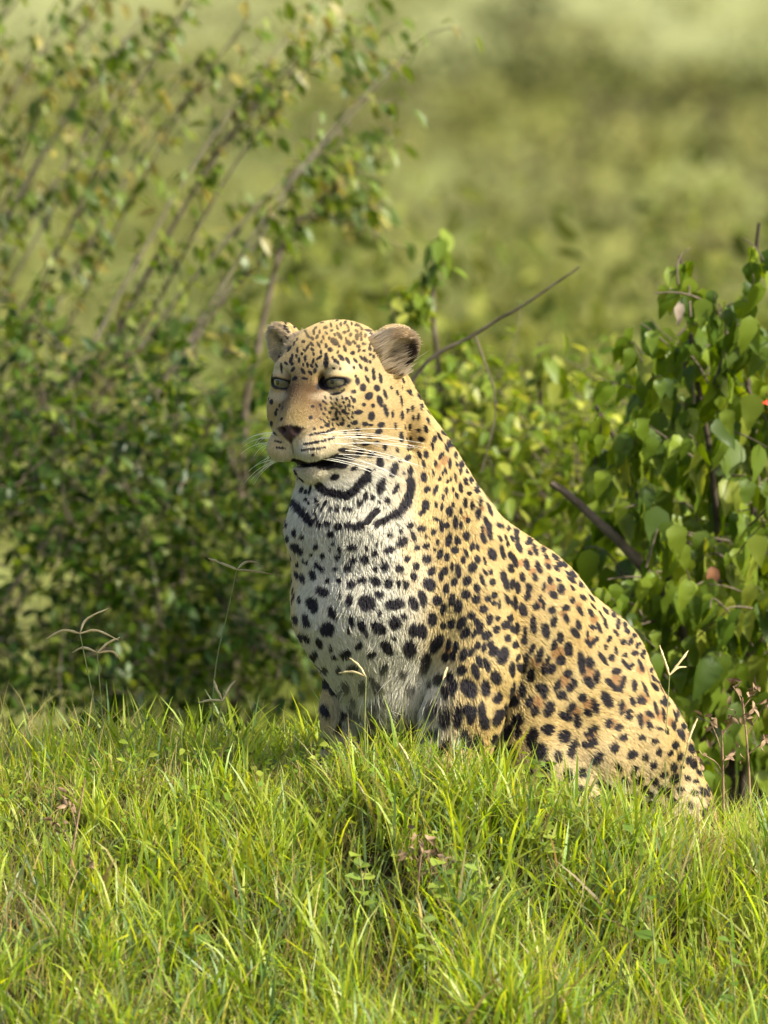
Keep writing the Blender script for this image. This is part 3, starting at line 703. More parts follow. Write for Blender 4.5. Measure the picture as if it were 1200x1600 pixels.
vc = coat(BV, BN)
nm = nose_mask(BV)[:, None]
nosecol = np.array([0.050, 0.027, 0.022])
vc = vc + (nosecol - vc) * nm

# ------------------------------------------------------------------ fur
tri = np.concatenate([BQ[:, [0, 1, 2]], BQ[:, [0, 2, 3]]])
A, B, Cc = BV[tri[:, 0]], BV[tri[:, 1]], BV[tri[:, 2]]
area = 0.5 * np.linalg.norm(np.cross(B - A, Cc - A), axis=1)
cen = (A + B + Cc) / 3
face_front = BN[tri[:, 0]] @ -FW
dens = np.where(face_front > -0.25, 1.0, 0.30)
hdc = np.linalg.norm(cen - H(20, 0, -40), axis=1)
dens = dens * np.where(hdc < 150, 2.3, 1.0)
NH = 420000
pick = rng.choice(len(tri), NH, p=area * dens / (area * dens).sum())
r1 = np.sqrt(rng.random(NH)); r2 = rng.random(NH)
b0, b1, b2 = 1 - r1, r1 * (1 - r2), r1 * r2
RP = A[pick] * b0[:, None] + B[pick] * b1[:, None] + Cc[pick] * b2[:, None]
RN = BN[tri[pick, 0]] * b0[:, None] + BN[tri[pick, 1]] * b1[:, None] + BN[tri[pick, 2]] * b2[:, None]
RN /= np.linalg.norm(RN, axis=1)[:, None]
f, l, v = headco(RP)
hw = sstep(170, 110, np.linalg.norm(RP - H(15, 0, -40), axis=1))
keep = nose_mask(RP) < 0.3
for ec in EYES:
    keep &= ~(np.linalg.norm(RP - ec, axis=1) < 21.5)
fs, ls, vs = np.abs(f - 96), np.abs(l), np.abs(v + 129)
keep &= ~((np.abs(v + 135 - 0.2 * ls) < 4.5) & (ls < 46) & (f > 55) & (hw > 0.5))
RP, RN, hw, f, l, v = RP[keep], RN[keep], hw[keep], f[keep], l[keep], v[keep]
NH = len(RP)
#HC
# lie of the coat: back from the nose on the head, down the neck and chest, along the trunk to the rump, down the legs
nose = H(128, 0, -60)
g1 = RP - nose; g1 /= np.linalg.norm(g1, axis=1)[:, None]
pxx, pyy = px_of(RP / MM)
down = np.tile(-UPV, (NH, 1))
trunk = np.tile(RT * 0.62 - UPV * 0.62 + FW * 0.35, (NH, 1))
wt = sstep(700, 800, pxx)[:, None]
g2 = down * (1 - wt) + trunk * wt
dw = polydist(RP, CH); wch = sstep(150, 60, dw)
g = g1 * hw[:, None] + g2 * (1 - hw[:, None])
swirl = np.stack([vnoise(RP, 1 / 30.0, s) - 0.5 for s in (11, 12, 13)], 1)
swirl2 = np.stack([vnoise(RP, 1 / 8.0, s) - 0.5 for s in (14, 15, 16)], 1)
g = g + swirl * (0.5 + 0.9 * wch)[:, None] + swirl2 * (0.22 + 0.30 * wch)[:, None] + rng.normal(0, 0.14, (NH, 3))
g = g - RN * (g * RN).sum(1)[:, None]
g /= np.linalg.norm(g, axis=1)[:, None] + 1e-9
Lh = np.full(NH, 8.0)
Lh += 2 * wch * (1 - hw)
Lh += 13 * sstep(1010, 1100, pyy) * wch
Lh *= (1 - hw) + hw * (0.55 + 0.5 * sstep(60, -20, f) )
muz = sstep(55, 80, f) * hw
Lh *= 1 - 0.45 * muz
for (c, ax), big in ((EARN, 1), (EARF, 0)):
    q = (RP - c) @ ax.T; r = np.linalg.norm(q / np.array([46, 50, 40]), axis=1)
    m_ = (r < 1.1)
    inn = m_ & ((RN @ ax[2]) > 0.1)
    Lh = np.where(inn, 8, np.where(m_, 6, Lh))
    sg_ = 1.0 if big else -1.0
    g = np.where(inn[:, None], g * 0.35 + HU * 0.35 + HL * sg_ * 0.9, g)
    tuft = inn & (rng.random(NH) < (0.22 if big else 0.05)) & (((RP - c) @ HL) * sg_ < 6)
    TUFT = tuft if big else (TUFT | tuft)
    Lh = np.where(tuft, 20 if big else 9, Lh)
for ec in EYES:
    d_ = np.linalg.norm(RP - ec, axis=1); Lh *= 0.35 + 0.65 * sstep(24, 48, d_)
Lh *= rng.uniform(0.65, 1.2, NH) * np.where(rng.random(NH) < 0.04, 1.5, 1.0) * (0.75 + 0.5 * vnoise(RP, 1 / 14.0, 17))
Lh *= 1 - 0.7 * sstep(14, 7, np.abs(v + 126)) * sstep(35, 55, f) * hw
lift = 0.30 + 0.20 * wch + rng.uniform(-.1, .18, NH)
lift = np.where(hw > 0.5, 0.26 + rng.uniform(-.06, .12, NH), lift)
hc = coat(RP + g * (Lh * 0.55)[:, None] * sstep(1120, 1020, pyy)[:, None], RN)
K = 4
tt = np.linspace(0, 1, K)
pts = np.zeros((NH, K, 3))
for j, t in enumerate(tt):
    nl = lift * (t - 0.42 * t * t)
    pts[:, j] = RP + (g * (t * 0.96)[..., None] if False else g * t * 0.95) * Lh[:, None] + RN * (nl * Lh)[:, None]
pts[:, 0] -= RN * 1.0
hcv = bpy.data.hair_curves.new('fur')
hcv.add_curves([K] * NH)
hcv.attributes['position'].data.foreach_set('vector', (pts / MM).astype(np.float32).ravel())
rad = hcv.attributes.get('radius') or hcv.attributes.new('radius', 'FLOAT', 'POINT')
base_r = np.where(hw > 0.5, 0.40, 0.58) / MM
rr = base_r[:, None] * np.array([1.0, 0.95, 0.75, 0.18])[None]
rad.data.foreach_set('value', rr.astype(np.float32).ravel())
at = hcv.attributes.new('tint', 'FLOAT_COLOR', 'CURVE')
hc = np.where(TUFT[:, None], np.array([0.50, 0.41, 0.28]), hc)
var = rng.uniform(0.78, 1.22, NH)[:, None]
c4 = np.ones((NH, 4), np.float32); c4[:, :3] = np.clip(hc * var, 0, 1)
at.data.foreach_set('color', c4.ravel())
SC.cycles_curves.shape = 'RIBBONS'
SC.cycles_curves.subdivisions = 2

def coat_mat(name, hair):
    m, t, out = new_mat(name)
    a = t.nodes.new('ShaderNodeAttribute'); a.attribute_name = 'tint'
    if hair:
        d = t.nodes.new('ShaderNodeBsdfDiffuse')
        hb = t.nodes.new('ShaderNodeBsdfHairPrincipled'); hb.parametrization = 'COLOR'
        hb.inputs['Roughness'].default_value = 0.45; hb.inputs['Radial Roughness'].default_value = 0.6
        mx = t.nodes.new('ShaderNodeMixShader'); mx.inputs[0].default_value = 0.28
        t.links.new(a.outputs['Color'], d.inputs['Color']); t.links.new(a.outputs['Color'], hb.inputs['Color'])
        t.links.new(d.outputs[0], mx.inputs[1]); t.links.new(hb.outputs[0], mx.inputs[2])
        t.links.new(mx.outputs[0], out.inputs['Surface'])
    else:
        b = t.nodes.new('ShaderNodeBsdfPrincipled'); b.inputs['Roughness'].default_value = 0.7; b.inputs['Specular IOR Level'].default_value = 0.25
        t.links.new(a.outputs['Color'], b.inputs['Base Color']); t.links.new(b.outputs[0], out.inputs['Surface'])
    return m

leo = empty('leopard', C(740, 1270, -120))
tag(leo, 'spotted leopard sitting upright on the grassy mound, looking to one side', 'leopard')
body = mesh_np('body', BV / MM, BQ, coat_mat('skin', False), cols=vc); adopt(body, leo)
hcv.materials.append(coat_mat('fur', True))
fur = bpy.data.objects.new('fur', hcv); COL.objects.link(fur); adopt(fur, leo)
tag(fur, kind='stuff')

# ------------------------------------------------------------------ eyes, whiskers
def uvs(c, r, ax, n=24, mfrac=1.0, squash=1.0):
    """cap of a sphere round axis ax[0] from its pole down to mfrac*pi"""
    V = []; F = []
    rings = 14
    for i in range(rings + 1):
        th = mfrac * math.pi * i / rings
        for j in range(n):
            ph = 2 * math.pi * j / n
            V.append(c + ax[0] * math.cos(th) * r * squash + (ax[1] * math.cos(ph) + ax[2] * math.sin(ph)) * math.sin(th) * r)
    for i in range(rings):
        for j in range(n):
            F.append((i * n + j, (i + 1) * n + j, (i + 1) * n + (j + 1) % n, i * n + (j + 1) % n))
    return np.array(V), np.array(F)
m_eye = principled('eye', (0.1, 0.09, 0.06), 0.12, 0.5, noise=(300, (0.06, 0.05, 0.035), (0.10, 0.09, 0.06)))
m_iris = principled('iris', (0.2, 0.18, 0.1), 0.10, 0.5, noise=(500, (0.085, 0.074, 0.045), (0.15, 0.132, 0.08)))
m_pupil = principled('pupil', (0.006, 0.006, 0.006), 0.05, 0.7)
for ec, s in zip(EYES, (-1, 1)):
    gz = HF * 0.97 + HL * (0.10 * s - 0.10) - HU * 0.10; gz /= np.linalg.norm(gz)
    a1 = np.cross(gz, HU); a1 /= np.linalg.norm(a1); a2 = np.cross(gz, a1)
    ax = np.stack([gz, a1, a2])
    V, F = uvs(ec, 20.5, ax); e = mesh_np('eye', V / MM, F, m_eye); adopt(e, leo)
    V, F = uvs(ec, 20.9, ax, mfrac=0.34); i = mesh_np('iris', V / MM, F, m_iris, parent=e)
    V, F = uvs(ec, 21.2, ax, mfrac=0.055); p = mesh_np('pupil', V / MM, F, m_pupil, parent=e)
m_wh = principled('whisker', (0.80, 0.77, 0.68), 0.45, 0.4)
wr = random.Random(3)
for s in (-1, 1):
    for row in range(4):
        for j in range(5 if row < 3 else 4):
            f0 = 112 - 12 * j - 2 * row; v0 = -94 - 8.5 * row + 2.0 * j; l0 = s * (34 + 5.0 * j)
            st = H(f0, l0, v0)
            h_ = bvh.find_nearest(Vector(st / MM)); st = np.array(h_[0]) * MM
            Lw = wr.uniform(70, 125); sagw = wr.uniform(8, 24)
            dirn = HL * s * 0.80 - HF * (0.45 + 0.08 * j) + HU * (0.10 - 0.10 * row + wr.uniform(-.08, .08))
            dirn /= np.linalg.norm(dirn)
            P = [st + dirn * Lw * t + HL * s * 6 * math.sin(t * 2.2) - HU * (t * t * sagw) for t in np.linspace(0, 1, 9)]
            V, F = tube_np(np.array(P) / MM, np.linspace(0.45, 0.14, 9) / MM, 5)
            o = mesh_np('whisker', V, F, m_wh); adopt(o, leo)
print('leopard', time.time() - T00)
# ================================================================== VEGETATION
def leaf_material(name, cols, trans=0.42, gloss=0.07, rough=0.35, attr=True, hue=None):
    m, t, out = new_mat(name); N = t.nodes.new; L = t.links.new
    if attr:
        src = N('ShaderNodeAttribute'); src.attribute_name = 'tint'; c = src.outputs['Color']
    else:
        oi = N('ShaderNodeObjectInfo'); r = N('ShaderNodeValToRGB'); e = r.color_ramp.elements
        e[0].color = (*cols[0], 1); e[1].color = (*cols[-1], 1)
        for k, cc in enumerate(cols[1:-1]):
            x = e.new((k + 1) / (len(cols) - 1)); x.color = (*cc, 1)
        L(oi.outputs['Random'], r.inputs['Fac']); c = r.outputs['Color']
    # blotches and wear within a leaf
    tc = N('ShaderNodeTexCoord'); n = N('ShaderNodeTexNoise'); n.inputs['Scale'].default_value = 60; n.inputs['Detail'].default_value = 3
    L(tc.outputs['Object'], n.inputs['Vector'])
    mr = N('ShaderNodeMapRange'); mr.inputs['To Min'].default_value = 0.72; mr.inputs['To Max'].default_value = 1.28; L(n.outputs['Fac'], mr.inputs['Value'])
    mu = N('ShaderNodeMix'); mu.data_type = 'RGBA'; mu.blend_type = 'MULTIPLY'; mu.inputs['Factor'].default_value = 1.0
    L(c, mu.inputs['A']); L(mr.outputs[0], mu.inputs['B']); c = mu.outputs['Result']
    d = N('ShaderNodeBsdfDiffuse'); tr = N('ShaderNodeBsdfTranslucent'); g = N('ShaderNodeBsdfGlossy'); g.inputs['Roughness'].default_value = rough
    g.inputs['Color'].default_value = (0.9, 0.95, 0.9, 1)
    hs = N('ShaderNodeHueSaturation'); hs.inputs['Hue'].default_value = 0.485; hs.inputs['Saturation'].default_value = 1.1; hs.inputs['Value'].default_value = 1.5
    L(c, hs.inputs['Color']); L(hs.outputs[0], tr.inputs['Color'])
    L(c, d.inputs['Color'])
    m1 = N('ShaderNodeMixShader'); m1.inputs[0].default_value = trans; L(d.outputs[0], m1.inputs[1]); L(tr.outputs[0], m1.inputs[2])
    m2 = N('ShaderNodeMixShader'); m2.inputs[0].default_value = gloss; L(m1.outputs[0], m2.inputs[1]); L(g.outputs[0], m2.inputs[2])
    L(m2.outputs[0], out.inputs['Surface'])
    return m

# ------------------------------------------------------------------ grass
M_GRASS = leaf_material('grass', None, trans=0.52, gloss=0.022, rough=0.45)
def blades(roots, length, width, lean, az, curl, cols, seg=4, twist=None):
    """ribbons: roots (n,3); lean = tilt from vertical; az = heading; curl = extra bend to the tip"""
    n = len(roots)
    t = np.linspace(0, 1, seg + 1)
    hx, hy = np.cos(az), np.sin(az)
    ang = lean[:, None] + curl[:, None] * t[None] ** 1.4
    ds = length[:, None] / seg
    dx = np.sin(ang) * ds; dz = np.cos(ang) * ds
    X = np.concatenate([np.zeros((n, 1)), np.cumsum(dx[:, :-1], 1)], 1); Z = np.concatenate([np.zeros((n, 1)), np.cumsum(dz[:, :-1], 1)], 1)
    P = roots[:, None, :] + np.stack([X * hx[:, None], X * hy[:, None], Z], -1)
    ta = rng.uniform(0, 2 * math.pi, n) if twist is None else twist
    sx, sy = np.cos(ta), np.sin(ta)
    wd = width[:, None] * np.array([0.75, 1.0, 0.92, 0.62, 0.0])[:seg + 1][None] * 0.5 if seg == 4 else width[:, None] * (1 - t ** 2)[None] * 0.5
    S = np.stack([sx, sy, np.zeros(n)], -1)
    Lf = P - S[:, None, :] * wd[..., None]; Rg = P + S[:, None, :] * wd[..., None]
    Rg[:, :, 2] += wd * 0.35
    V = np.concatenate([Lf[:, :seg], Rg[:, :seg], P[:, seg:]], 1)      # 2*seg+1 per blade
    nv = 2 * seg + 1
    base = (np.arange(n) * nv)[:, None]
    q = np.array([[k, seg + k, seg + k + 1, k + 1] for k in range(seg - 1)])
    Q = (base[:, :, None] + q[None]).reshape(-1, 4)
    tr = np.array([[seg - 1, 2 * seg - 1, 2 * seg]])
    T = (base[:, :, None] + tr[None]).reshape(-1, 3)
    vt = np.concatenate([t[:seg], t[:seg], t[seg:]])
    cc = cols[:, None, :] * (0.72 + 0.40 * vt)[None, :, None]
    return V.reshape(-1, 3), Q, T, cc.reshape(-1, 3)
def pack(parts):
    V = []; Q = []; T = []; Cc_ = []; o = 0
    for v_, q_, t_, c_ in parts:
        V.append(v_); Q.append(q_ + o); T.append(t_ + o); Cc_.append(c_); o += len(v_)
    return np.concatenate(V), [np.concatenate(Q), np.concatenate(T)], np.concatenate(Cc_)
G_FRESH = np.array([0.165, 0.255, 0.022]); G_YEL = np.array([0.310, 0.375, 0.042]); G_BLUE = np.array([0.135, 0.205, 0.070]); G_DRY = np.array([0.40, 0.335, 0.13]); G_OLD = np.array([0.19, 0.15, 0.06])
def clear_of_leopard(R):
    a = sdf(R * MM + np.array([0, 0, 70.0])); b = sdf(R * MM + np.array([0, 0, 20.0]))
    return (a > -4) & (b > -4)
def scatter(n, x0, x1, y0, y1, clump=0.0):
    if clump:
        k = max(4, n // 26); c = np.stack([rng.uniform(x0, x1, k), rng.uniform(y0, y1, k)], 1)
        xy = c[rng.integers(0, k, n)] + rng.normal(0, clump, (n, 2))
    else:
        xy = np.stack([rng.uniform(x0, x1, n), rng.uniform(y0, y1, n)], 1)
    R = np.stack([xy[:, 0], xy[:, 1], ground_z(xy[:, 0], xy[:, 1]) - 0.004], 1)
    return R[clear_of_leopard(R)]
def gcols(R, wts, spread=0.16):
    n = len(R); pal = np.stack([G_FRESH, G_YEL, G_BLUE, G_DRY, G_OLD])
    patch = vnoise(R, 5.0, 21)
    pw = np.tile(np.array(wts, float), (n, 1))
    pw[:, 1] *= 0.4 + 1.6 * patch; pw[:, 2] *= 1.7 - 1.4 * patch
    dryp = vnoise(R, 3.0, 22); pw[:, 3] *= 0.3 + 2.2 * dryp ** 2
    pw /= pw.sum(1)[:, None]
    u = rng.random(n)[:, None]; k = (np.cumsum(pw, 1) < u).sum(1).clip(0, 4)
    c = pal[k] * rng.uniform(1 - spread, 1 + spread, (n, 1)) * (1 + rng.normal(0, 0.06, (n, 3)))
    c = c * (1 - 0.25) + 0.25 * (pal[0] * .5 + pal[1] * .5)[None] if False else c
    return np.clip(c, 0.01, 0.8)
parts = []
def grow(R, l0, l1, w0, w1, lean, curl, wts, spread=.16):
    n = len(R)
    tall = (0.65 + 0.60 * vnoise(R, 4.0, 31)) * (0.80 + 0.20 * sstep(-0.35, 0.0, R[:, 0])) * (1 - 0.14 * sstep(-0.75, -0.5, R[:, 1]))
    parts.append(blades(R, rng.uniform(l0, l1, n) * tall, rng.uniform(w0, w1, n), np.abs(rng.normal(0, lean, n)), rng.uniform(0, 2 * math.pi, n), rng.uniform(0.1, curl, n), gcols(R, wts, spread)))
grow(scatter(44000, -0.95, 0.95, -1.45, 0.50), 0.040, 0.105, 0.0014, 0.0034, 0.66, 1.6, (4, 4, 3.0, 2.6, 1.0), .38)
grow(scatter(9000, -0.95, 0.95, -1.45, -0.50, 0.020), 0.09, 0.19, 0.0030, 0.0066, 0.55, 1.8, (4, 5, 3.0, 1.0, 0.4), .38)
grow(scatter(7000, -0.95, 0.95, -0.60, 0.50, 0.022), 0.07, 0.15, 0.0022, 0.0048, 0.55, 1.6, (5, 5, 2.0, 0.15, 0.1), .30)
grow(scatter(5200, -0.95, 0.95, -1.45, 0.30, 0.016), 0.12, 0.21, 0.0028, 0.0058, 0.42, 1.5, (4, 6, 1, 0, 0))
grow(scatter(11000, -0.95, 0.95, -1.45, 0.50), 0.06, 0.20, 0.0009, 0.0019, 0.70, 1.2, (0, 1.0, 0, 6, 1))
grow(scatter(5000, -0.95, 0.95, -0.45, 0.15), 0.04, 0.12, 0.0008, 0.0017, 0.9, 1.3, (0, 1.2, 0, 6, 0.5))
grow(scatter(9000, -0.95, 0.95, -1.45, 0.50), 0.03, 0.09, 0.0018, 0.0040, 1.2, 0.7, (0.4, 0.6, 1, 3, 4))
R = scatter(7000, -0.95, 0.95, -1.45, 0.35, 0.03); n_ = len(R)
HERB = R[vnoise(R, 4.0, 41) > 0.45]; n_ = len(HERB)
GVv, GFf, GCc = pack(parts)
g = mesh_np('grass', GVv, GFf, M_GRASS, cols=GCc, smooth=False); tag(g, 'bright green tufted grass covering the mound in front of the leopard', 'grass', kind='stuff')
# thinner growth round about, down the back of the mound and to the sides
parts = []
for a in ((9000, -2.2, 2.2, 0.45, 2.2), (7000, -2.4, -0.9, -2.2, 0.5), (7000, 0.9, 2.4, -2.2, 0.5), (5000, -2.4, 2.4, -3.0, -1.4)):
    grow(scatter(*a), 0.07, 0.17, 0.0035, 0.0075, 0.35, 1.3, (5, 4, 2.5, 1, 1))
for a in ((9000, -5, 5, 2.2, 7.0), (9000, -9, 9, 6, 26)):
    R = scatter(*a); parts.append(blades(R, rng.uniform(0.25, 0.7, len(R)), rng.uniform(0.008, 0.02, len(R)), np.abs(rng.normal(0, .3, len(R))), rng.uniform(0, 6.28, len(R)), rng.uniform(.1, 1, len(R)), gcols(R, (3, 3, 2, 2.5, 2))))
GVv, GFf, GCc = pack(parts)
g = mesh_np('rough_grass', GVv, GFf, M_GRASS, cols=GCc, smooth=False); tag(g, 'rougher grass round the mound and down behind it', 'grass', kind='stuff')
print('grass', time.time() - T00)

# ------------------------------------------------------------------ leaves
def leaf_template(wd=0.5, fold=0.16, droop=0.18, heart=0.0, rows=5, wave=0):
    """leaf 1 long along +Y from the stalk, face up +Z"""
    t = np.linspace(0, 1, rows)
    prof = np.sin(math.pi * np.clip(t, 0, 1) ** (0.72 - 0.2 * heart)) ** 0.85 * wd * 0.5
    prof[0] = 0.02; prof[-1] = 0.0
    if heart and rows > 6:
        prof = wd * 0.5 * np.sin(math.pi * t ** (0.72 - 0.22 * heart)) ** 0.9; prof[0] = 0.02; prof[-1] = 0.0
    z = -droop * t * t
    pl, pr = prof.copy(), prof.copy(); zl = z + fold * prof; zr = z + fold * prof
    if wave:
        wv = np.random.default_rng(wave)
        pl[1:-1] *= wv.uniform(0.90, 1.10, rows - 2); pr[1:-1] *= wv.uniform(0.90, 1.10, rows - 2)
        zl[1:-1] += wv.normal(0, 0.022, rows - 2); zr[1:-1] += wv.normal(0, 0.022, rows - 2)
    V = []
    for k in range(rows):
        V += [(-pl[k], t[k], zl[k]), (0, t[k], z[k]), (pr[k], t[k], zr[k])]
    F = []
    for k in range(rows - 1):
        a = 3 * k
        F += [(a, a + 1, a + 4, a + 3), (a + 1, a + 2, a + 5, a + 4)]
    return np.array(V), np.array(F)
def frames(dirs, ups):
    y = dirs / (np.linalg.norm(dirs, axis=1)[:, None] + 1e-9)
    x = np.cross(y, ups); x /= np.linalg.norm(x, axis=1)[:, None] + 1e-9
    z = np.cross(x, y)
    return np.stack([x, y, z], 2)          # columns
def leaf_mass(name, pos, dirs, ups, size, tmpl, mat, cols, parent=None):
    V, F = tmpl; R = frames(dirs, ups)
    W = np.einsum('nij,kj->nki', R, V) * size[:, None, None] + pos[:, None, :]
    Q = (np.arange(len(pos))[:, None, None] * len(V) + F[None]).reshape(-1, 4)
    cc = np.repeat(cols, len(V), 0)
    o = mesh_np(name, W.reshape(-1, 3), Q, mat, cols=cc)
    if parent: adopt(o, parent)
    tag(o, kind='stuff')
    return o
def leaf_objects(parent, pos, dirs, ups, size, meshes):
    R = frames(dirs, ups); base = Vector(parent.location)
    for i in range(len(pos)):
        o = bpy.data.objects.new('leaf', meshes[i % len(meshes)])
        M = Matrix([[*R[i][0], pos[i][0] - base[0]], [*R[i][1], pos[i][1] - base[1]], [*R[i][2], pos[i][2] - base[2]], [0, 0, 0, 1]]) @ Matrix.Scale(float(size[i]), 4)
        o.parent = parent; o.matrix_local = M
        COL.objects.link(o)
def tmpl_mesh(name, tm, mat):
    o = mesh_np(name, tm[0], tm[1], mat); me = o.data; bpy.data.objects.remove(o); return me
M_BARK = principled('bark', (0.10, 0.075, 0.05), 0.85, 0.2, noise=(40, (0.06, 0.045, 0.03), (0.15, 0.12, 0.085)))
M_BARKD = principled('dark_bark', (0.05, 0.04, 0.03), 0.9, 0.1, noise=(40, (0.03, 0.024, 0.018), (0.075, 0.06, 0.042)))
M_BARKP = principled('pale_bark', (0.25, 0.20, 0.15), 0.85, 0.2, noise=(40, (0.17, 0.13, 0.095), (0.31, 0.26, 0.20)))
def to_world(pts):
    return np.array([C(*p) for p in pts])
def stem(parent, pts, r0, r1, mat, name='stem', n=22):
    P = smooth_path(to_world(pts), n)
    P = P + np.cumsum(rng.normal(0, r0 * 0.16, P.shape), 0)
    V, F = tube_np(P, np.linspace(r0, r1, n), 7)
    o = mesh_np(name, V, F, mat); adopt(o, parent); return P

class Shrub:
    """stems, twigs and leaves of one shrub, gathered then built"""
    def __init__(s, name, label, base, group=None):
        s.e = empty(name, base); tag(s.e, label, 'shrub', group); s.pos = []; s.dir = []; s.up = []; s.size = []; s.twv = []; s.twf = []; s.o = 0
    def twig(s, P, r):
        V, F = tube_np(P, np.linspace(r, r * 0.45, len(P)), 4); s.twv.append(V); s.twf.append(F + s.o); s.o += len(V)
    def leaf(s, p, d, u, size): s.pos.append(p); s.dir.append(d); s.up.append(u); s.size.append(size)
    def spray(s, a, b, n, size, droop=0.5, sag=0.03, r=0.0022, jitter=0.01, spread=0.9, face=None):
        """a leafy twig from a to b"""
        a = np.array(a); b = np.array(b); mid = (a + b) / 2 + rng.normal(0, 0.03, 3) + np.array([0, 0, sag])
        ts = np.linspace(0, 1, 9)[:, None]
        P = (1 - ts) ** 2 * a + 2 * (1 - ts) * ts * mid + ts ** 2 * b
        s.twig(P, r)
        ax = (b - a) / (np.linalg.norm(b - a) + 1e-9)
        for k in range(n):
            t = 0.12 + 0.88 * (k + rng.random() * 0.6) / n
            t = min(t, 1)
            p = (1 - t) ** 2 * a + 2 * (1 - t) * t * mid + t * t * b + rng.normal(0, jitter, 3)
            sd = rng.normal(0, 1, 3); sd -= ax * (sd @ ax); sd /= np.linalg.norm(sd)
            d = sd * spread + ax * 0.45 + np.array([0, 0, -1.0]) * droop * rng.uniform(0.5, 1.3)
            u = np.array([0, 0, 1.0]) + rng.normal(0, 0.35, 3) + sd * 0.5 if face is None else face + rng.normal(0, 0.55, 3)
            s.leaf(p, d, u, size * rng.uniform(0.65, 1.25))
    def build(s, tm, mat_obj, mat_mass, cols, twigmat, keep=300):
        if s.twv:
            o = mesh_np('twigs', np.concatenate(s.twv), np.concatenate(s.twf), twigmat); adopt(o, s.e); tag(o, kind='stuff')
        pos, dr, up, sz = map(np.array, (s.pos, s.dir, s.up, s.size))
        u_, v_ = px_of(pos); dep = (pos - CAMP) @ FW
        inside = (u_ > -20) & (u_ < 1220) & (v_ > -20) & (v_ < 1180)
        score = sz / dep * (1 + 0.0 * u_) * np.where(inside, 1, 0.01) * np.exp(-(dep - dep.min()) / 1.2)
        order = np.argsort(-score); big, rest = order[:keep], order[keep:]
        meshes = [tmpl_mesh('leaf', t_, mat_obj) for t_ in tm]
        leaf_objects(s.e, pos[big], dr[big], up[big], sz[big], meshes)
        if len(rest):
            pal = np.array(cols); c = pal[rng.integers(0, len(pal), len(rest))] * rng.uniform(0.75, 1.25, (len(rest), 1))
            leaf_mass('foliage', pos[rest], dr[rest], up[rest], sz[rest], tm[0], mat_mass, c, s.e)
        return s.e
M_LMASS = leaf_material('foliage', None, trans=0.42, gloss=0.015, rough=0.42)
M_SCRUB = leaf_material('scrub', None, trans=0.35, gloss=0.0)
def foot(px, d):
    p = C(px, 1200, d); return (p[0], p[1], float(ground_z(p[0], p[1])))
def inside_ell(cx, cy, rx, ry, d0, d1):
    while True:
        a, b = rng.uniform(-1, 1, 2)
        if a * a + b * b < 1: return C(cx + a * rx, cy + b * ry, rng.uniform(d0, d1))

# small round leaves of creeping herbs among the grass
R = HERB + np.stack([np.zeros(n_), np.zeros(n_), rng.uniform(0.02, 0.085, n_)], 1)
hc_ = np.array([(0.13, 0.20, 0.025), (0.17, 0.23, 0.03), (0.10, 0.16, 0.030), (0.21, 0.25, 0.04)])[rng.integers(0, 4, n_)] * rng.uniform(.8, 1.2, (n_, 1))
o = leaf_mass('herbs', R, np.stack([rng.normal(0, 1, n_), rng.normal(0, 1, n_), rng.uniform(-.3, .6, n_)], 1), rng.normal(0, .5, (n_, 3)) + np.array([0, 0, 1.0]), rng.uniform(0.008, 0.017, n_), leaf_template(0.62, 0.3, 0.2), M_SCRUB, hc_)
tag(o, 'small-leaved creeping herbs woven through the grass of the mound', 'herbs', kind='stuff')

# ---- right: shrub with large drooping leaves
cols_r = [(0.048, 0.088, 0.008), (0.085, 0.135, 0.011), (0.110, 0.165, 0.014), (0.160, 0.215, 0.020), (0.25, 0.27, 0.04)]
S1 = Shrub('broadleaf_shrub', 'tall shrub of large drooping heart-shaped leaves behind the leopard\'s rump', foot(1130, 1300))
FACE = np.array([0.35, -0.9, 0.45])
st = [[(1150, 1480, 1350), (1140, 1150, 1330), (1120, 800, 1300), (1085, 560, 1280), (1062, 392, 1250)],
      [(1150, 1480, 1380), (1165, 1100, 1350), (1180, 760, 1330), (1165, 520, 1320), (1185, 360, 1300)],
      [(1145, 1480, 1320), (1100, 1180, 1250), (1050, 900, 1180), (985, 740, 1150), (935, 640, 1120)],
      [(1155, 1480, 1360), (1210, 1120, 1300), (1240, 840, 1260), (1250, 600, 1250)]]
for p in st: stem(S1.e, p, 0.009, 0.003, M_BARKD)
Pb = stem(S1.e, [(1040, 930, 1230), (985, 862, 1200), (930, 805, 1190), (868, 758, 1180)], 0.011, 0.006, M_BARK, 'branch', 14)
for k in range(46):                       # outer sprays toward the light and the camera
    a = C(rng.uniform(1030, 1230), rng.uniform(470, 1120), rng.uniform(1150, 1450))
    u_, v_ = px_of(a)
    b = a + RT * rng.uniform(-.13, .10) + UPV * rng.uniform(-.02, .14) + FW * rng.uniform(-.25, .05)
    S1.spray(a, b, 6, 0.060 * rng.uniform(.7, 1.2), droop=2.0, sag=0.03, r=0.0025, spread=0.5, face=FACE)
for cx, cy, n in ((1068, 400, 5), (1085, 450, 6), (1120, 470, 6), (1185, 385, 5), (1160, 440, 5), (1175, 500, 6), (1040, 600, 5), (945, 650, 6), (985, 670, 7), (1010, 640, 5), (1040, 690, 8), (960, 720, 6), (1075, 540, 6), (1140, 560, 6), (1020, 760, 8), (940, 690, 4), (1000, 800, 6), (1090, 640, 7), (1150, 640, 7)):
    a = C(cx + rng.uniform(-20, 20), cy + 45, rng.uniform(1120, 1250)); b = C(cx + rng.uniform(-25, 25), cy - 12, rng.uniform(1080, 1200))
    S1.spray(a, b, n, 0.052, droop=1.9, sag=0.01, r=0.002, spread=0.5, face=FACE)
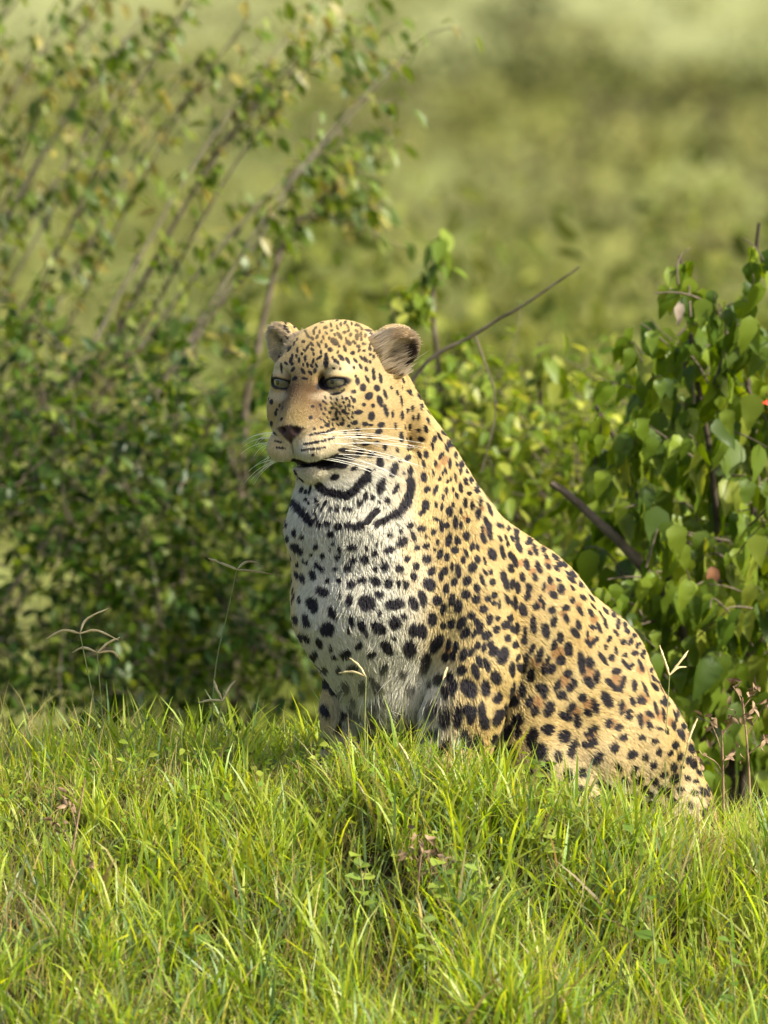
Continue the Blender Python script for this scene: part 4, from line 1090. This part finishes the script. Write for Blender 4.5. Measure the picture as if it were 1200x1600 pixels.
for k in range(80):                       # lower skirt
    a = inside_ell(1100, 1020, 150, 200, 1050, 1350); b = a + RT * rng.uniform(-.12, .06) + UPV * rng.uniform(-.04, .08) + FW * rng.uniform(-.15, .05)
    S1.spray(a, b, 6, 0.062 * rng.uniform(.7, 1.2), droop=2.2, sag=0.02, r=0.0022, spread=0.45, face=FACE)
for k in range(190):                      # deeper leaves
    a = inside_ell(1130, 860, 200, 340, 1300, 2000); b = a + rng.normal(0, 0.08, 3)
    S1.spray(a, b, 7, 0.055, droop=1.6, r=0.002, spread=0.6, face=FACE)
t_r = [leaf_template(0.58, 0.22, 0.25, 1.0, 9, 1), leaf_template(0.48, 0.38, 0.40, 0.8, 9, 2), leaf_template(0.62, 0.12, 0.10, 1.0, 9, 3), leaf_template(0.52, 0.55, 0.20, 0.6, 9, 4), leaf_template(0.56, 0.05, 0.45, 1.0, 9, 5)]
M_LR = leaf_material('broad_leaf', cols_r, trans=0.50, gloss=0.016, rough=0.45, attr=False)
S1.build(t_r, M_LR, M_LMASS, cols_r[:4], M_BARK)
# withered leaves and a red bloom on it
M_RED = principled('withered_leaf', (0.13, 0.045, 0.018), 0.7, noise=(60, (0.09, 0.035, 0.015), (0.17, 0.07, 0.025))); M_BLOOM = principled('bloom', (0.70, 0.055, 0.012), 0.5)
for (px, py, d, sz) in ((1112, 905, 1120, 0.05), (1048, 470, 1150, 0.045), (1060, 492, 1150, 0.04)):
    p = C(px, py - 20, d); R = frames(np.array([[0.1, -0.2, -1.0]]), np.array([[0.3, -1.0, 0.3]]))[0]
    o = mesh_np('leaf', (R @ t_r[1][0].T).T * sz + p, t_r[1][1], M_RED if px > 1100 else M_BARKP); adopt(o, S1.e); o['label'] = 'withered brown leaf'
pet = []
pf = []
for k in range(6):
    a = k * math.pi / 3; d = np.array([[math.cos(a), -0.5, math.sin(a)]]); R = frames(d, np.array([[0, -1.0, 0.2]]))[0]
    V = (R @ t_r[0][0].T).T * 0.022 + C(1211, 628, 1080); pf.append(t_r[0][1] + len(pet) * len(V)); pet.append(V)
o = mesh_np('flower', np.concatenate(pet), np.concatenate(pf), M_BLOOM); adopt(o, S1.e); o['label'] = 'small red bloom'

# ---- left: dense bush of small leaves
cols_l = [(0.016, 0.040, 0.005), (0.024, 0.056, 0.006), (0.040, 0.080, 0.009), (0.070, 0.118, 0.014), (0.15, 0.19, 0.030)]
t_s = [leaf_template(0.46, 0.25, 0.15), leaf_template(0.40, 0.35, 0.25), leaf_template(0.52, 0.15, 0.10)]
M_LL = leaf_material('small_leaf', cols_l, trans=0.42, gloss=0.02, rough=0.40, attr=False)
S2 = Shrub('leafy_bush', 'dense dark green small-leaved bush to the left behind the leopard\'s chest', foot(200, 3500))
for p in ([(220, 1480, 3700), (180, 1100, 3700), (120, 800, 3650), (60, 600, 3600)], [(240, 1480, 3700), (260, 1120, 3600), (290, 860, 3550), (330, 660, 3500)], [(260, 1480, 3700), (350, 1150, 3550), (410, 950, 3450), (450, 820, 3400)]):
    stem(S2.e, p, 0.009, 0.004, M_BARKD)
CL2 = [(100, 760, 170, 160, 90), (330, 900, 160, 170, 90), (150, 1060, 230, 110, 80), (40, 640, 130, 150, 40), (150, 800, 160, 150, 75), (300, 720, 140, 110, 55), (260, 600, 130, 80, 22), (380, 880, 110, 140, 60), (120, 1000, 170, 140, 70), (300, 1040, 180, 120, 75), (-20, 850, 120, 200, 50), (440, 760, 70, 100, 22), (450, 1000, 80, 130, 35), (200, 1150, 260, 90, 40)]
for cx, cy, rx, ry, n in CL2:
    for k in range(n):
        a = inside_ell(cx, cy, rx, ry, 2700, 4000); b = a + rng.normal(0, 0.07, 3) + np.array([0, -0.03, 0.07])
        S2.spray(a, b, 9, 0.037, droop=0.35, sag=0.01, r=0.0016, spread=0.8)
S2.build(t_s, M_LL, M_LMASS, cols_l, M_BARK)

# ---- left, farther: shrub with long arching stems
cols_a = [(0.055, 0.092, 0.011), (0.075, 0.122, 0.014), (0.105, 0.155, 0.019), (0.16, 0.195, 0.032), (0.235, 0.205, 0.05)]
S3 = Shrub('arching_shrub', 'open shrub with long thin arching stems at the upper left', foot(-320, 4300))
arcs = []
ar = random.Random(11)
for k in range(27):
    t = k / 26.0
    ex = 640 - 700 * t + ar.uniform(-30, 30); ey = 60 - 90 * math.sin(t * 1.6) + ar.uniform(-20, 60) + (190 * (1 - t) if k % 3 == 1 else 0)
    bx = -520 + 380 * (1 - t) + ar.uniform(-40, 40); dd = 3500 + 1300 * t + ar.uniform(-250, 250)
    mx = bx + (ex - bx) * 0.50; my = 1250 + (ey - 1250) * 0.56 + ar.uniform(-85, 70); ex += ar.uniform(-70, 50)
    arcs.append([(bx, 1250, dd + 200), (bx + (mx - bx) * 0.45, 1250 + (my - 1250) * 0.55, dd + 100), (mx, my, dd), (mx + (ex - mx) * 0.55, my + (ey - my) * 0.62, dd - 80), (ex, ey, dd - 120)])
arcs.append([(360, 1150, 3600), (375, 700, 3600), (400, 520, 3600), (428, 385, 3600), (470, 330, 3650), (560, 345, 3650)])
for k, p in enumerate(arcs):
    last = k == len(arcs) - 1
    P = stem(S3.e, p, 0.0052 if not last else 0.010, 0.0016, M_BARK if k % 2 else M_BARKP, n=30)
    for j in range(11, 30):
        for r_ in range(2):
            if rng.random() < 0.36:
                ax_ = P[min(29, j + 1)] - P[j - 1]; ax_ /= np.linalg.norm(ax_)
                b = P[j] + ax_ * rng.uniform(0.03, 0.12) + rng.normal(0, 0.035, 3)
                S3.spray(P[j], b, 4, 0.040, droop=0.8, sag=0.005, r=0.0014, spread=0.5)
for cx, cy, rx, ry, n in ((110, 130, 130, 90, 10), (60, 330, 100, 130, 12), (500, 40, 60, 36, 8), (530, 265, 70, 30, 9), (520, 340, 60, 36, 9), (560, 115, 50, 26, 6), (470, 300, 90, 50, 8), (250, 520, 120, 60, 12)):
    for k in range(n):
        a = inside_ell(cx, cy, rx, ry, 3600, 4400); b = a + RT * rng.uniform(.02, .1) + UPV * rng.uniform(-.01, .07) + rng.normal(0, 0.02, 3)
        S3.spray(a, b, 5, 0.044, droop=0.8, sag=0.01, r=0.0014, spread=0.5)
for k in range(40):
    cx = rng.uniform(-40, 540); cy = rng.uniform(-30, 430)
    if cy < (cx - 330) * 0.25 - 10 and cx > 560: continue
    a = C(cx, cy, rng.uniform(4300, 5800)); b = a + RT * rng.uniform(.03, .12) + UPV * rng.uniform(-.02, .09) + rng.normal(0, 0.02, 3)
    S3.spray(a, b, 5, 0.042, droop=0.8, sag=0.01, r=0.0014, spread=0.5)
M_LA = leaf_material('arching_leaf', cols_a, trans=0.48, gloss=0.02, rough=0.40, attr=False)
S3.build(t_s, M_LA, M_LMASS, cols_a, M_BARK)

# ---- behind the neck and back: light low bush with sparse upright twigs
cols_m = [(0.095, 0.150, 0.016), (0.13, 0.19, 0.022), (0.18, 0.24, 0.030), (0.28, 0.30, 0.05)]
S4 = Shrub('low_bush', 'pale green low bush just behind the leopard\'s back', foot(830, 2700))
for p in ([(820, 1300, 2900), (810, 900, 2800), (790, 740, 2700), (765, 600, 2650)], [(830, 1300, 2900), (850, 900, 2800), (850, 700, 2700), (845, 540, 2650)], [(815, 1300, 2900), (760, 900, 2750), (700, 700, 2700), (672, 440, 2650), (690, 385, 2650)], [(840, 1300, 2900), (900, 1000, 2800), (930, 800, 2750)]):
    stem(S4.e, p, 0.009, 0.003, M_BARK)
for cx, cy, rx, ry, n in ((715, 650, 70, 60, 30), (800, 705, 80, 55, 34), (880, 745, 85, 50, 34), (960, 670, 70, 60, 24), (1010, 760, 70, 80, 30), (840, 820, 90, 80, 55), (930, 900, 100, 100, 60), (780, 720, 60, 60, 24), (930, 770, 70, 50, 26), (700, 650, 60, 60, 20), (990, 1020, 90, 130, 60), (880, 960, 120, 120, 40)):
    for k in range(n):
        a = inside_ell(cx, cy, rx, ry, 2350, 3200); b = a + rng.normal(0, 0.06, 3) + np.array([0, -0.02, 0.05])
        S4.spray(a, b, 7, 0.040, droop=0.5, sag=0.01, r=0.0016, spread=0.75)
for cx, cy, n in ((690, 390, 6), (665, 440, 7), (660, 470, 6), (615, 475, 6), (845, 540, 7), (858, 565, 6), (800, 620, 6), (805, 650, 4), (760, 590, 6), (720, 600, 7), (740, 620, 6), (880, 645, 4), (725, 525, 5), (680, 610, 6), (640, 480, 4), (775, 665, 4), (840, 690, 5)):
    a = C(cx + rng.uniform(-10, 10), cy + 40, 2650); b = C(cx + rng.uniform(-8, 8), cy - 14, 2640)
    S4.spray(a, b, int(n * 1.7), 0.055, droop=1.0, sag=0.0, r=0.0016, spread=0.5)
M_LM = leaf_material('pale_leaf', cols_m, trans=0.48, gloss=0.018, rough=0.42, attr=False)
S4.build(t_s, M_LM, M_LMASS, cols_m, M_BARK)
print('shrubs', time.time() - T00)

# ---- bare twig slanting up behind the neck
tw = empty('bare_twig', foot(560, 1500)); tag(tw, 'thin bare brown twig slanting up behind the leopard\'s neck', 'twig')
stem(tw, [(560, 1250, 1500), (600, 760, 1500), (648, 592, 1480), (740, 522, 1450), (830, 468, 1420), (905, 418, 1400)], 0.0050, 0.0018, M_BARK, 'stem', 30)
stem(tw, [(740, 522, 1450), (756, 560, 1440), (775, 640, 1440), (752, 740, 1440)], 0.0022, 0.0012, M_BARK, 'side_twig', 12)

# ------------------------------------------------------------------ far scrub
def far_bushes(spec):
    pos = []; sz = []; cc = []
    for (x, y, h, wd, n, col) in spec:
        z0 = float(ground_z(x, y))
        q = rng.normal(0, 1, (n, 3)); q /= np.linalg.norm(q, axis=1)[:, None]; q *= rng.random((n, 1)) ** 0.4
        q = np.stack([x + q[:, 0] * wd, y + q[:, 1] * wd, z0 + h * 0.5 + q[:, 2] * h * 0.55], 1)
        pos.append(q); sz.append(np.full(n, min(0.16 * h + 0.05, 0.2 if y > 30 else 0.075))); cc.append(np.array(col)[None] * rng.uniform(0.6, 1.4, (n, 1)))
    pos = np.concatenate(pos); n = len(pos)
    return pos, rng.normal(0, 1, (n, 3)), rng.normal(0, 1, (n, 3)) + np.array([0, 0, .6]), np.concatenate(sz) * rng.uniform(.6, 1.4, n), np.concatenate(cc)
spec = []
fr = random.Random(5)
for k in range(1100):
    y = 9 * (30 ** fr.random()); x = fr.uniform(-1, 1) * (1.2 + (y + 14) * 0.075)
    h = fr.uniform(0.25, 0.85) * (0.6 + 0.6 * min(1, y / 80)); 
    col = fr.choice([(0.075, 0.088, 0.022), (0.098, 0.112, 0.028), (0.12, 0.13, 0.032), (0.19, 0.19, 0.06), (0.26, 0.26, 0.085), (0.10, 0.088, 0.045)])
    spec.append((x, y, h, h * fr.uniform(0.6, 1.3), 45, col))
for k in range(46):
    y = fr.uniform(7, 26); x = fr.uniform(-0.25, 1.0) * (0.62 + (y) * 0.05)
    top = CAMP[2] - (y - CAMP[1]) * math.tan(math.radians(4.5 - (800 - fr.uniform(300, 520)) / 800 * 3.27))
    h = max(0.6, top - float(ground_z(x, y)))
    col = fr.choice([(0.070, 0.088, 0.019), (0.095, 0.115, 0.025), (0.13, 0.148, 0.032), (0.19, 0.20, 0.048)])
    spec.append((x, y, h * 1.0, fr.uniform(.35, .8), 420, col))
for k in range(420):                      # the same scrub beyond the frame's sides
    y = 12 * (25 ** fr.random()); x = fr.choice([-1, 1]) * (1.2 + (y + 14) * fr.uniform(0.07, 0.55))
    h = fr.uniform(0.4, 1.5); spec.append((x, y, h, h * fr.uniform(0.6, 1.2), 50, fr.choice([(0.075, 0.088, 0.022), (0.098, 0.112, 0.028), (0.19, 0.19, 0.06)])))
p_, d_, u_, s_, c_ = far_bushes(spec)
o = leaf_mass('scrub', p_, d_, u_, s_, t_s[0], M_SCRUB, c_); tag(o, 'hazy olive scrub dotting the far savanna slope', 'scrub')
def far_thing(px, py, h, wd, label):
    dr = C(px, py, 0) - CAMP; dr /= np.linalg.norm(dr); t = 20.0
    while True:
        p = CAMP + dr * t
        if p[2] < ground_z(p[0], p[1]) or t > 600: break
        t += 0.5
    e = empty('distant_bush', (p[0], p[1], float(ground_z(p[0], p[1])))); tag(e, label, 'bush', 'bushes far off on the savanna')
    a = far_bushes([(p[0], p[1], h, wd, 260, (0.060, 0.066, 0.024))])
    leaf_mass('crown', a[0], a[1], a[2], a[3], t_s[0], M_SCRUB, a[4], e)
    V, F = tube_np(np.array([[p[0], p[1], ground_z(p[0], p[1]) - .1], [p[0], p[1], ground_z(p[0], p[1]) + h * .6]]), np.array([.08, .04]), 6)
    adopt(mesh_np('trunk', V, F, M_BARK), e)
far_thing(815, 66, 1.1, 1.1, 'small round dark bush alone on the pale far slope near the top edge')
for (px, py, h, wd, lab) in ((720, 165, 1.1, 2.4, 'broad dark bush far off above the leopard\'s near ear'), (830, 185, 0.9, 2.2, 'low dark far bush just below the lone round one'), (1000, 190, 0.9, 2.6, 'wide brownish far bush over the bare twig\'s tip'), (1120, 240, 1.0, 2.0, 'far bush straight above the large-leaved shrub')):
    far_thing(px, py, h, wd, lab)
print('far', time.time() - T00)

# ------------------------------------------------------------------ grass stalks and weeds on the mound
M_STRAW = principled('straw', (0.40, 0.32, 0.15), 0.7, noise=(80, (0.30, 0.24, 0.10), (0.50, 0.42, 0.22)))
M_GSTEM = principled('green_stem', (0.14, 0.18, 0.05), 0.6, noise=(80, (0.10, 0.14, 0.03), (0.22, 0.22, 0.08)))
M_BROWN = principled('dead_weed', (0.17, 0.10, 0.05), 0.8, noise=(90, (0.11, 0.065, 0.035), (0.30, 0.20, 0.11)))
def stalk(label, pts, d, fingers, mat=M_STRAW, r=0.0013, group='finger-headed grass stalks'):
    P = to_world([(x, y, d) for x, y in pts])
    P[0, 2] = min(P[0, 2], float(ground_z(P[0, 0], P[0, 1])))
    e = empty('grass_stalk', P[0]); tag(e, label, 'grass stalk', group)
    Q = smooth_path(P, 14); V, F = tube_np(Q, np.linspace(r, r * 0.6, 14), 5); adopt(mesh_np('stem', V, F, M_GSTEM if mat is M_STRAW else mat), e)
    for fg in fingers:
        Q = smooth_path(to_world([(x, y, d + 10 * k) for k, (x, y) in enumerate(fg)]), 10)
        V, F = tube_np(Q, np.array([.6, 1.2, 1.5, 1.6, 1.6, 1.6, 1.5, 1.4, 1.1, .4]) * 0.0013, 5)
        V = V + rng.normal(0, 0.0004, V.shape)
        adopt(mesh_np('spikelet', V, F, mat), e)
stalk('two-tiered dry grass stalk with bent fingers at the left edge of the mound', [(160, 1230), (150, 1120), (125, 990)], -40, [[(125, 990), (100, 985), (72, 998)], [(125, 990), (150, 985), (185, 1000)], [(125, 990), (135, 968), (170, 950)]])
stalk('curved dry grass stalk with drooping fingers low at far left', [(170, 1235), (160, 1120), (152, 1020)], -20, [[(152, 1020), (130, 1012), (113, 1020)], [(152, 1020), (175, 1018), (187, 1030)], [(152, 1020), (168, 1005), (187, 996)]])
stalk('tall thin grass stalk with splayed fingers rising beside the leopard\'s chest', [(328, 1225), (335, 1060), (355, 960), (370, 890)], -60, [[(370, 890), (350, 882), (325, 872)], [(370, 890), (400, 893), (425, 897)], [(370, 890), (385, 878), (405, 880)]])
stalk('short dry grass stalk with forked head left of the leopard\'s paws', [(335, 1230), (340, 1150), (348, 1095)], -120, [[(348, 1095), (338, 1075), (334, 1062)], [(348, 1095), (358, 1075), (368, 1063)], [(348, 1095), (330, 1094), (310, 1098)]])
stalk('dry grass stalk with bent head in front of the leopard\'s belly', [(575, 1240), (570, 1150), (572, 1058)], -330, [[(572, 1058), (552, 1050), (530, 1052)], [(572, 1058), (560, 1040), (546, 1028)]])
stalk('three-fingered grass stalk standing clear beside the leopard\'s rump', [(1042, 1290), (1040, 1180), (1046, 1055)], -20, [[(1046, 1055), (1038, 1030), (1030, 1008)], [(1046, 1055), (1062, 1035), (1076, 1016)], [(1046, 1055), (1058, 1044), (1073, 1042)]])
stalk('small single-fingered grass stalk below the rump stalk', [(1060, 1300), (1062, 1230), (1075, 1160)], -30, [[(1075, 1160), (1082, 1140), (1090, 1122)]])
stalk('straw stalk lying bent across the grass by the near paw', [(720, 1310), (690, 1225), (640, 1215)], -420, [[(640, 1215), (610, 1220), (585, 1230)]])
stalk('long slanting straw crossing the leopard\'s near foreleg', [(630, 1265), (655, 1160), (692, 1062)], -330, [[(692, 1062), (696, 1050), (699, 1042)]])
stalk('long green stalk leaning left in the grass below the paws', [(740, 1430), (680, 1300), (640, 1190)], -480, [[(640, 1190), (630, 1172), (622, 1160)]], r=0.0022)
def weed(label, pts, d, heads, mat=M_BROWN):
    P = to_world([(x, y, d) for x, y in pts]); P[0, 2] = min(P[0, 2], float(ground_z(P[0, 0], P[0, 1])))
    e = empty('dry_weed', P[0]); tag(e, label, 'weed', 'dead weeds on the mound')
    Q = smooth_path(P, 14); V, F = tube_np(Q, np.linspace(.0026, .0012, 14), 5); adopt(mesh_np('stem', V, F, mat), e)
    for (x0, y0, x1, y1) in heads:
        Q = smooth_path(to_world([(x0, y0, d), ((x0 + x1) / 2 + 3, (y0 + y1) / 2 - 4, d), (x1, y1, d - 10)]), 6); V, F = tube_np(Q, np.linspace(.0012, .0008, 6), 4); adopt(mesh_np('side_twig', V, F, mat), e)
        n = 9; c = C(x1, y1, d - 10)
        leafs = np.tile(c, (n, 1)) + rng.normal(0, 0.007, (n, 3)); dd = rng.normal(0, 1, (n, 3)) + np.array([0, 0, -.5])
        V_, F_ = t_s[1]; R = frames(dd, rng.normal(0, 1, (n, 3))); W = np.einsum('nij,kj->nki', R, V_) * 0.016 + leafs[:, None, :]
        adopt(mesh_np('seed_head', W.reshape(-1, 3), (np.arange(n)[:, None, None] * len(V_) + F_[None]).reshape(-1, 4), mat), e)
weed('brown dead weed with ragged seed heads right beside the leopard\'s rump', [(1132, 1310), (1130, 1220), (1128, 1140)], 10, [(1130, 1200, 1110, 1128), (1128, 1150, 1145, 1120), (1128, 1145, 1165, 1115), (1131, 1210, 1100, 1180), (1130, 1190, 1150, 1180)])
weed('pale brown weed with drooping heads at the frame\'s edge past the rump', [(1175, 1330), (1170, 1200), (1160, 1090)], 60, [(1163, 1120, 1145, 1072), (1162, 1105, 1180, 1080), (1165, 1150, 1195, 1100), (1168, 1180, 1195, 1160)])
weed('thin dark weed stem standing in the grass at far left', [(92, 1480), (105, 1380), (120, 1290), (133, 1215)], -560, [(112, 1330, 90, 1290), (105, 1380, 140, 1350), (118, 1290, 100, 1250)])
weed('low brown dead sprig amid the grass below the paws', [(648, 1400), (655, 1360), (660, 1325)], -620, [(655, 1360, 640, 1330), (657, 1350, 680, 1325), (660, 1330, 655, 1310), (655, 1370, 690, 1350)])
M_SPRIG = leaf_material('sprig_leaf', [(0.16, 0.24, 0.025), (0.24, 0.30, 0.04), (0.12, 0.2, 0.03)], trans=0.4, gloss=0.06, attr=False)
M_SPRIGD = leaf_material('dark_sprig_leaf', [(0.085, 0.15, 0.02), (0.11, 0.18, 0.025)], trans=0.4, gloss=0.02, attr=False)
t_o = [leaf_template(0.62, 0.15, 0.25), leaf_template(0.75, 0.2, 0.15)]
mesh_sl = [tmpl_mesh('leaf', t_, M_SPRIG) for t_ in t_o]; mesh_sd = [tmpl_mesh('leaf', t_, M_SPRIGD) for t_ in t_o]
def sprig(label, px, py, d, h, n, size, dark=False):
    top = C(px, py, d); z0 = float(ground_z(top[0], top[1]))
    e = empty('weed_sprig', (top[0], top[1], z0)); tag(e, label, 'weed', 'broad-leaved weeds in the grass')
    P = smooth_path(np.array([[top[0], top[1], z0 - .01], [top[0] + .008, top[1] - .01, (z0 + top[2]) / 2], top]), 8); V, F = tube_np(P, np.linspace(.0018, .001, 8), 5); adopt(mesh_np('stem', V, F, M_GSTEM), e)
    pos = []; dd = []; uu = []; ss = []
    for k in range(n):
        t = 0.45 + 0.55 * (k + 1) / n; a = k * 2.4
        pos.append(P[min(7, int(t * 7))]); dd.append((math.cos(a), math.sin(a) - .3, rng.uniform(-.1, .6))); uu.append((0, -0.6, 1.0)); ss.append(size * rng.uniform(.75, 1.2))
    leaf_objects(e, np.array(pos), np.array(dd, float), np.array(uu, float), np.array(ss), mesh_sd if dark else mesh_sl)
sprig('yellow-green leaf sprig glowing in the grass below the near paw', 690, 1345, -640, .1, 8, 0.030)
sprig('small yellow sprig right of the glowing one', 745, 1335, -640, .1, 6, 0.022)
sprig('bright oval-leaved sprig below the leopard\'s haunch', 840, 1290, -480, .1, 7, 0.030)
sprig('sprig of pale oval leaves under the leopard\'s rump', 985, 1300, -420, .1, 7, 0.028)
sprig('round dark leaf pair low on the right of the mound', 1015, 1400, -760, .1, 3, 0.030, True)
sprig('dark rounded leaves at the right edge of the mound', 1140, 1470, -820, .1, 5, 0.028, True)
sprig('dark leaf cluster in the hollow at bottom centre', 420, 1490, -820, .1, 7, 0.026, True)
sprig('green leafy sprig in the middle of the mound', 560, 1335, -620, .1, 8, 0.026)
sprig('small clover-like sprig in the hollow below centre', 660, 1440, -780, .1, 9, 0.022)
sprig('leafy sprig low in the grass at lower left', 300, 1440, -780, .1, 6, 0.026, True)

print('script', time.time() - T00)
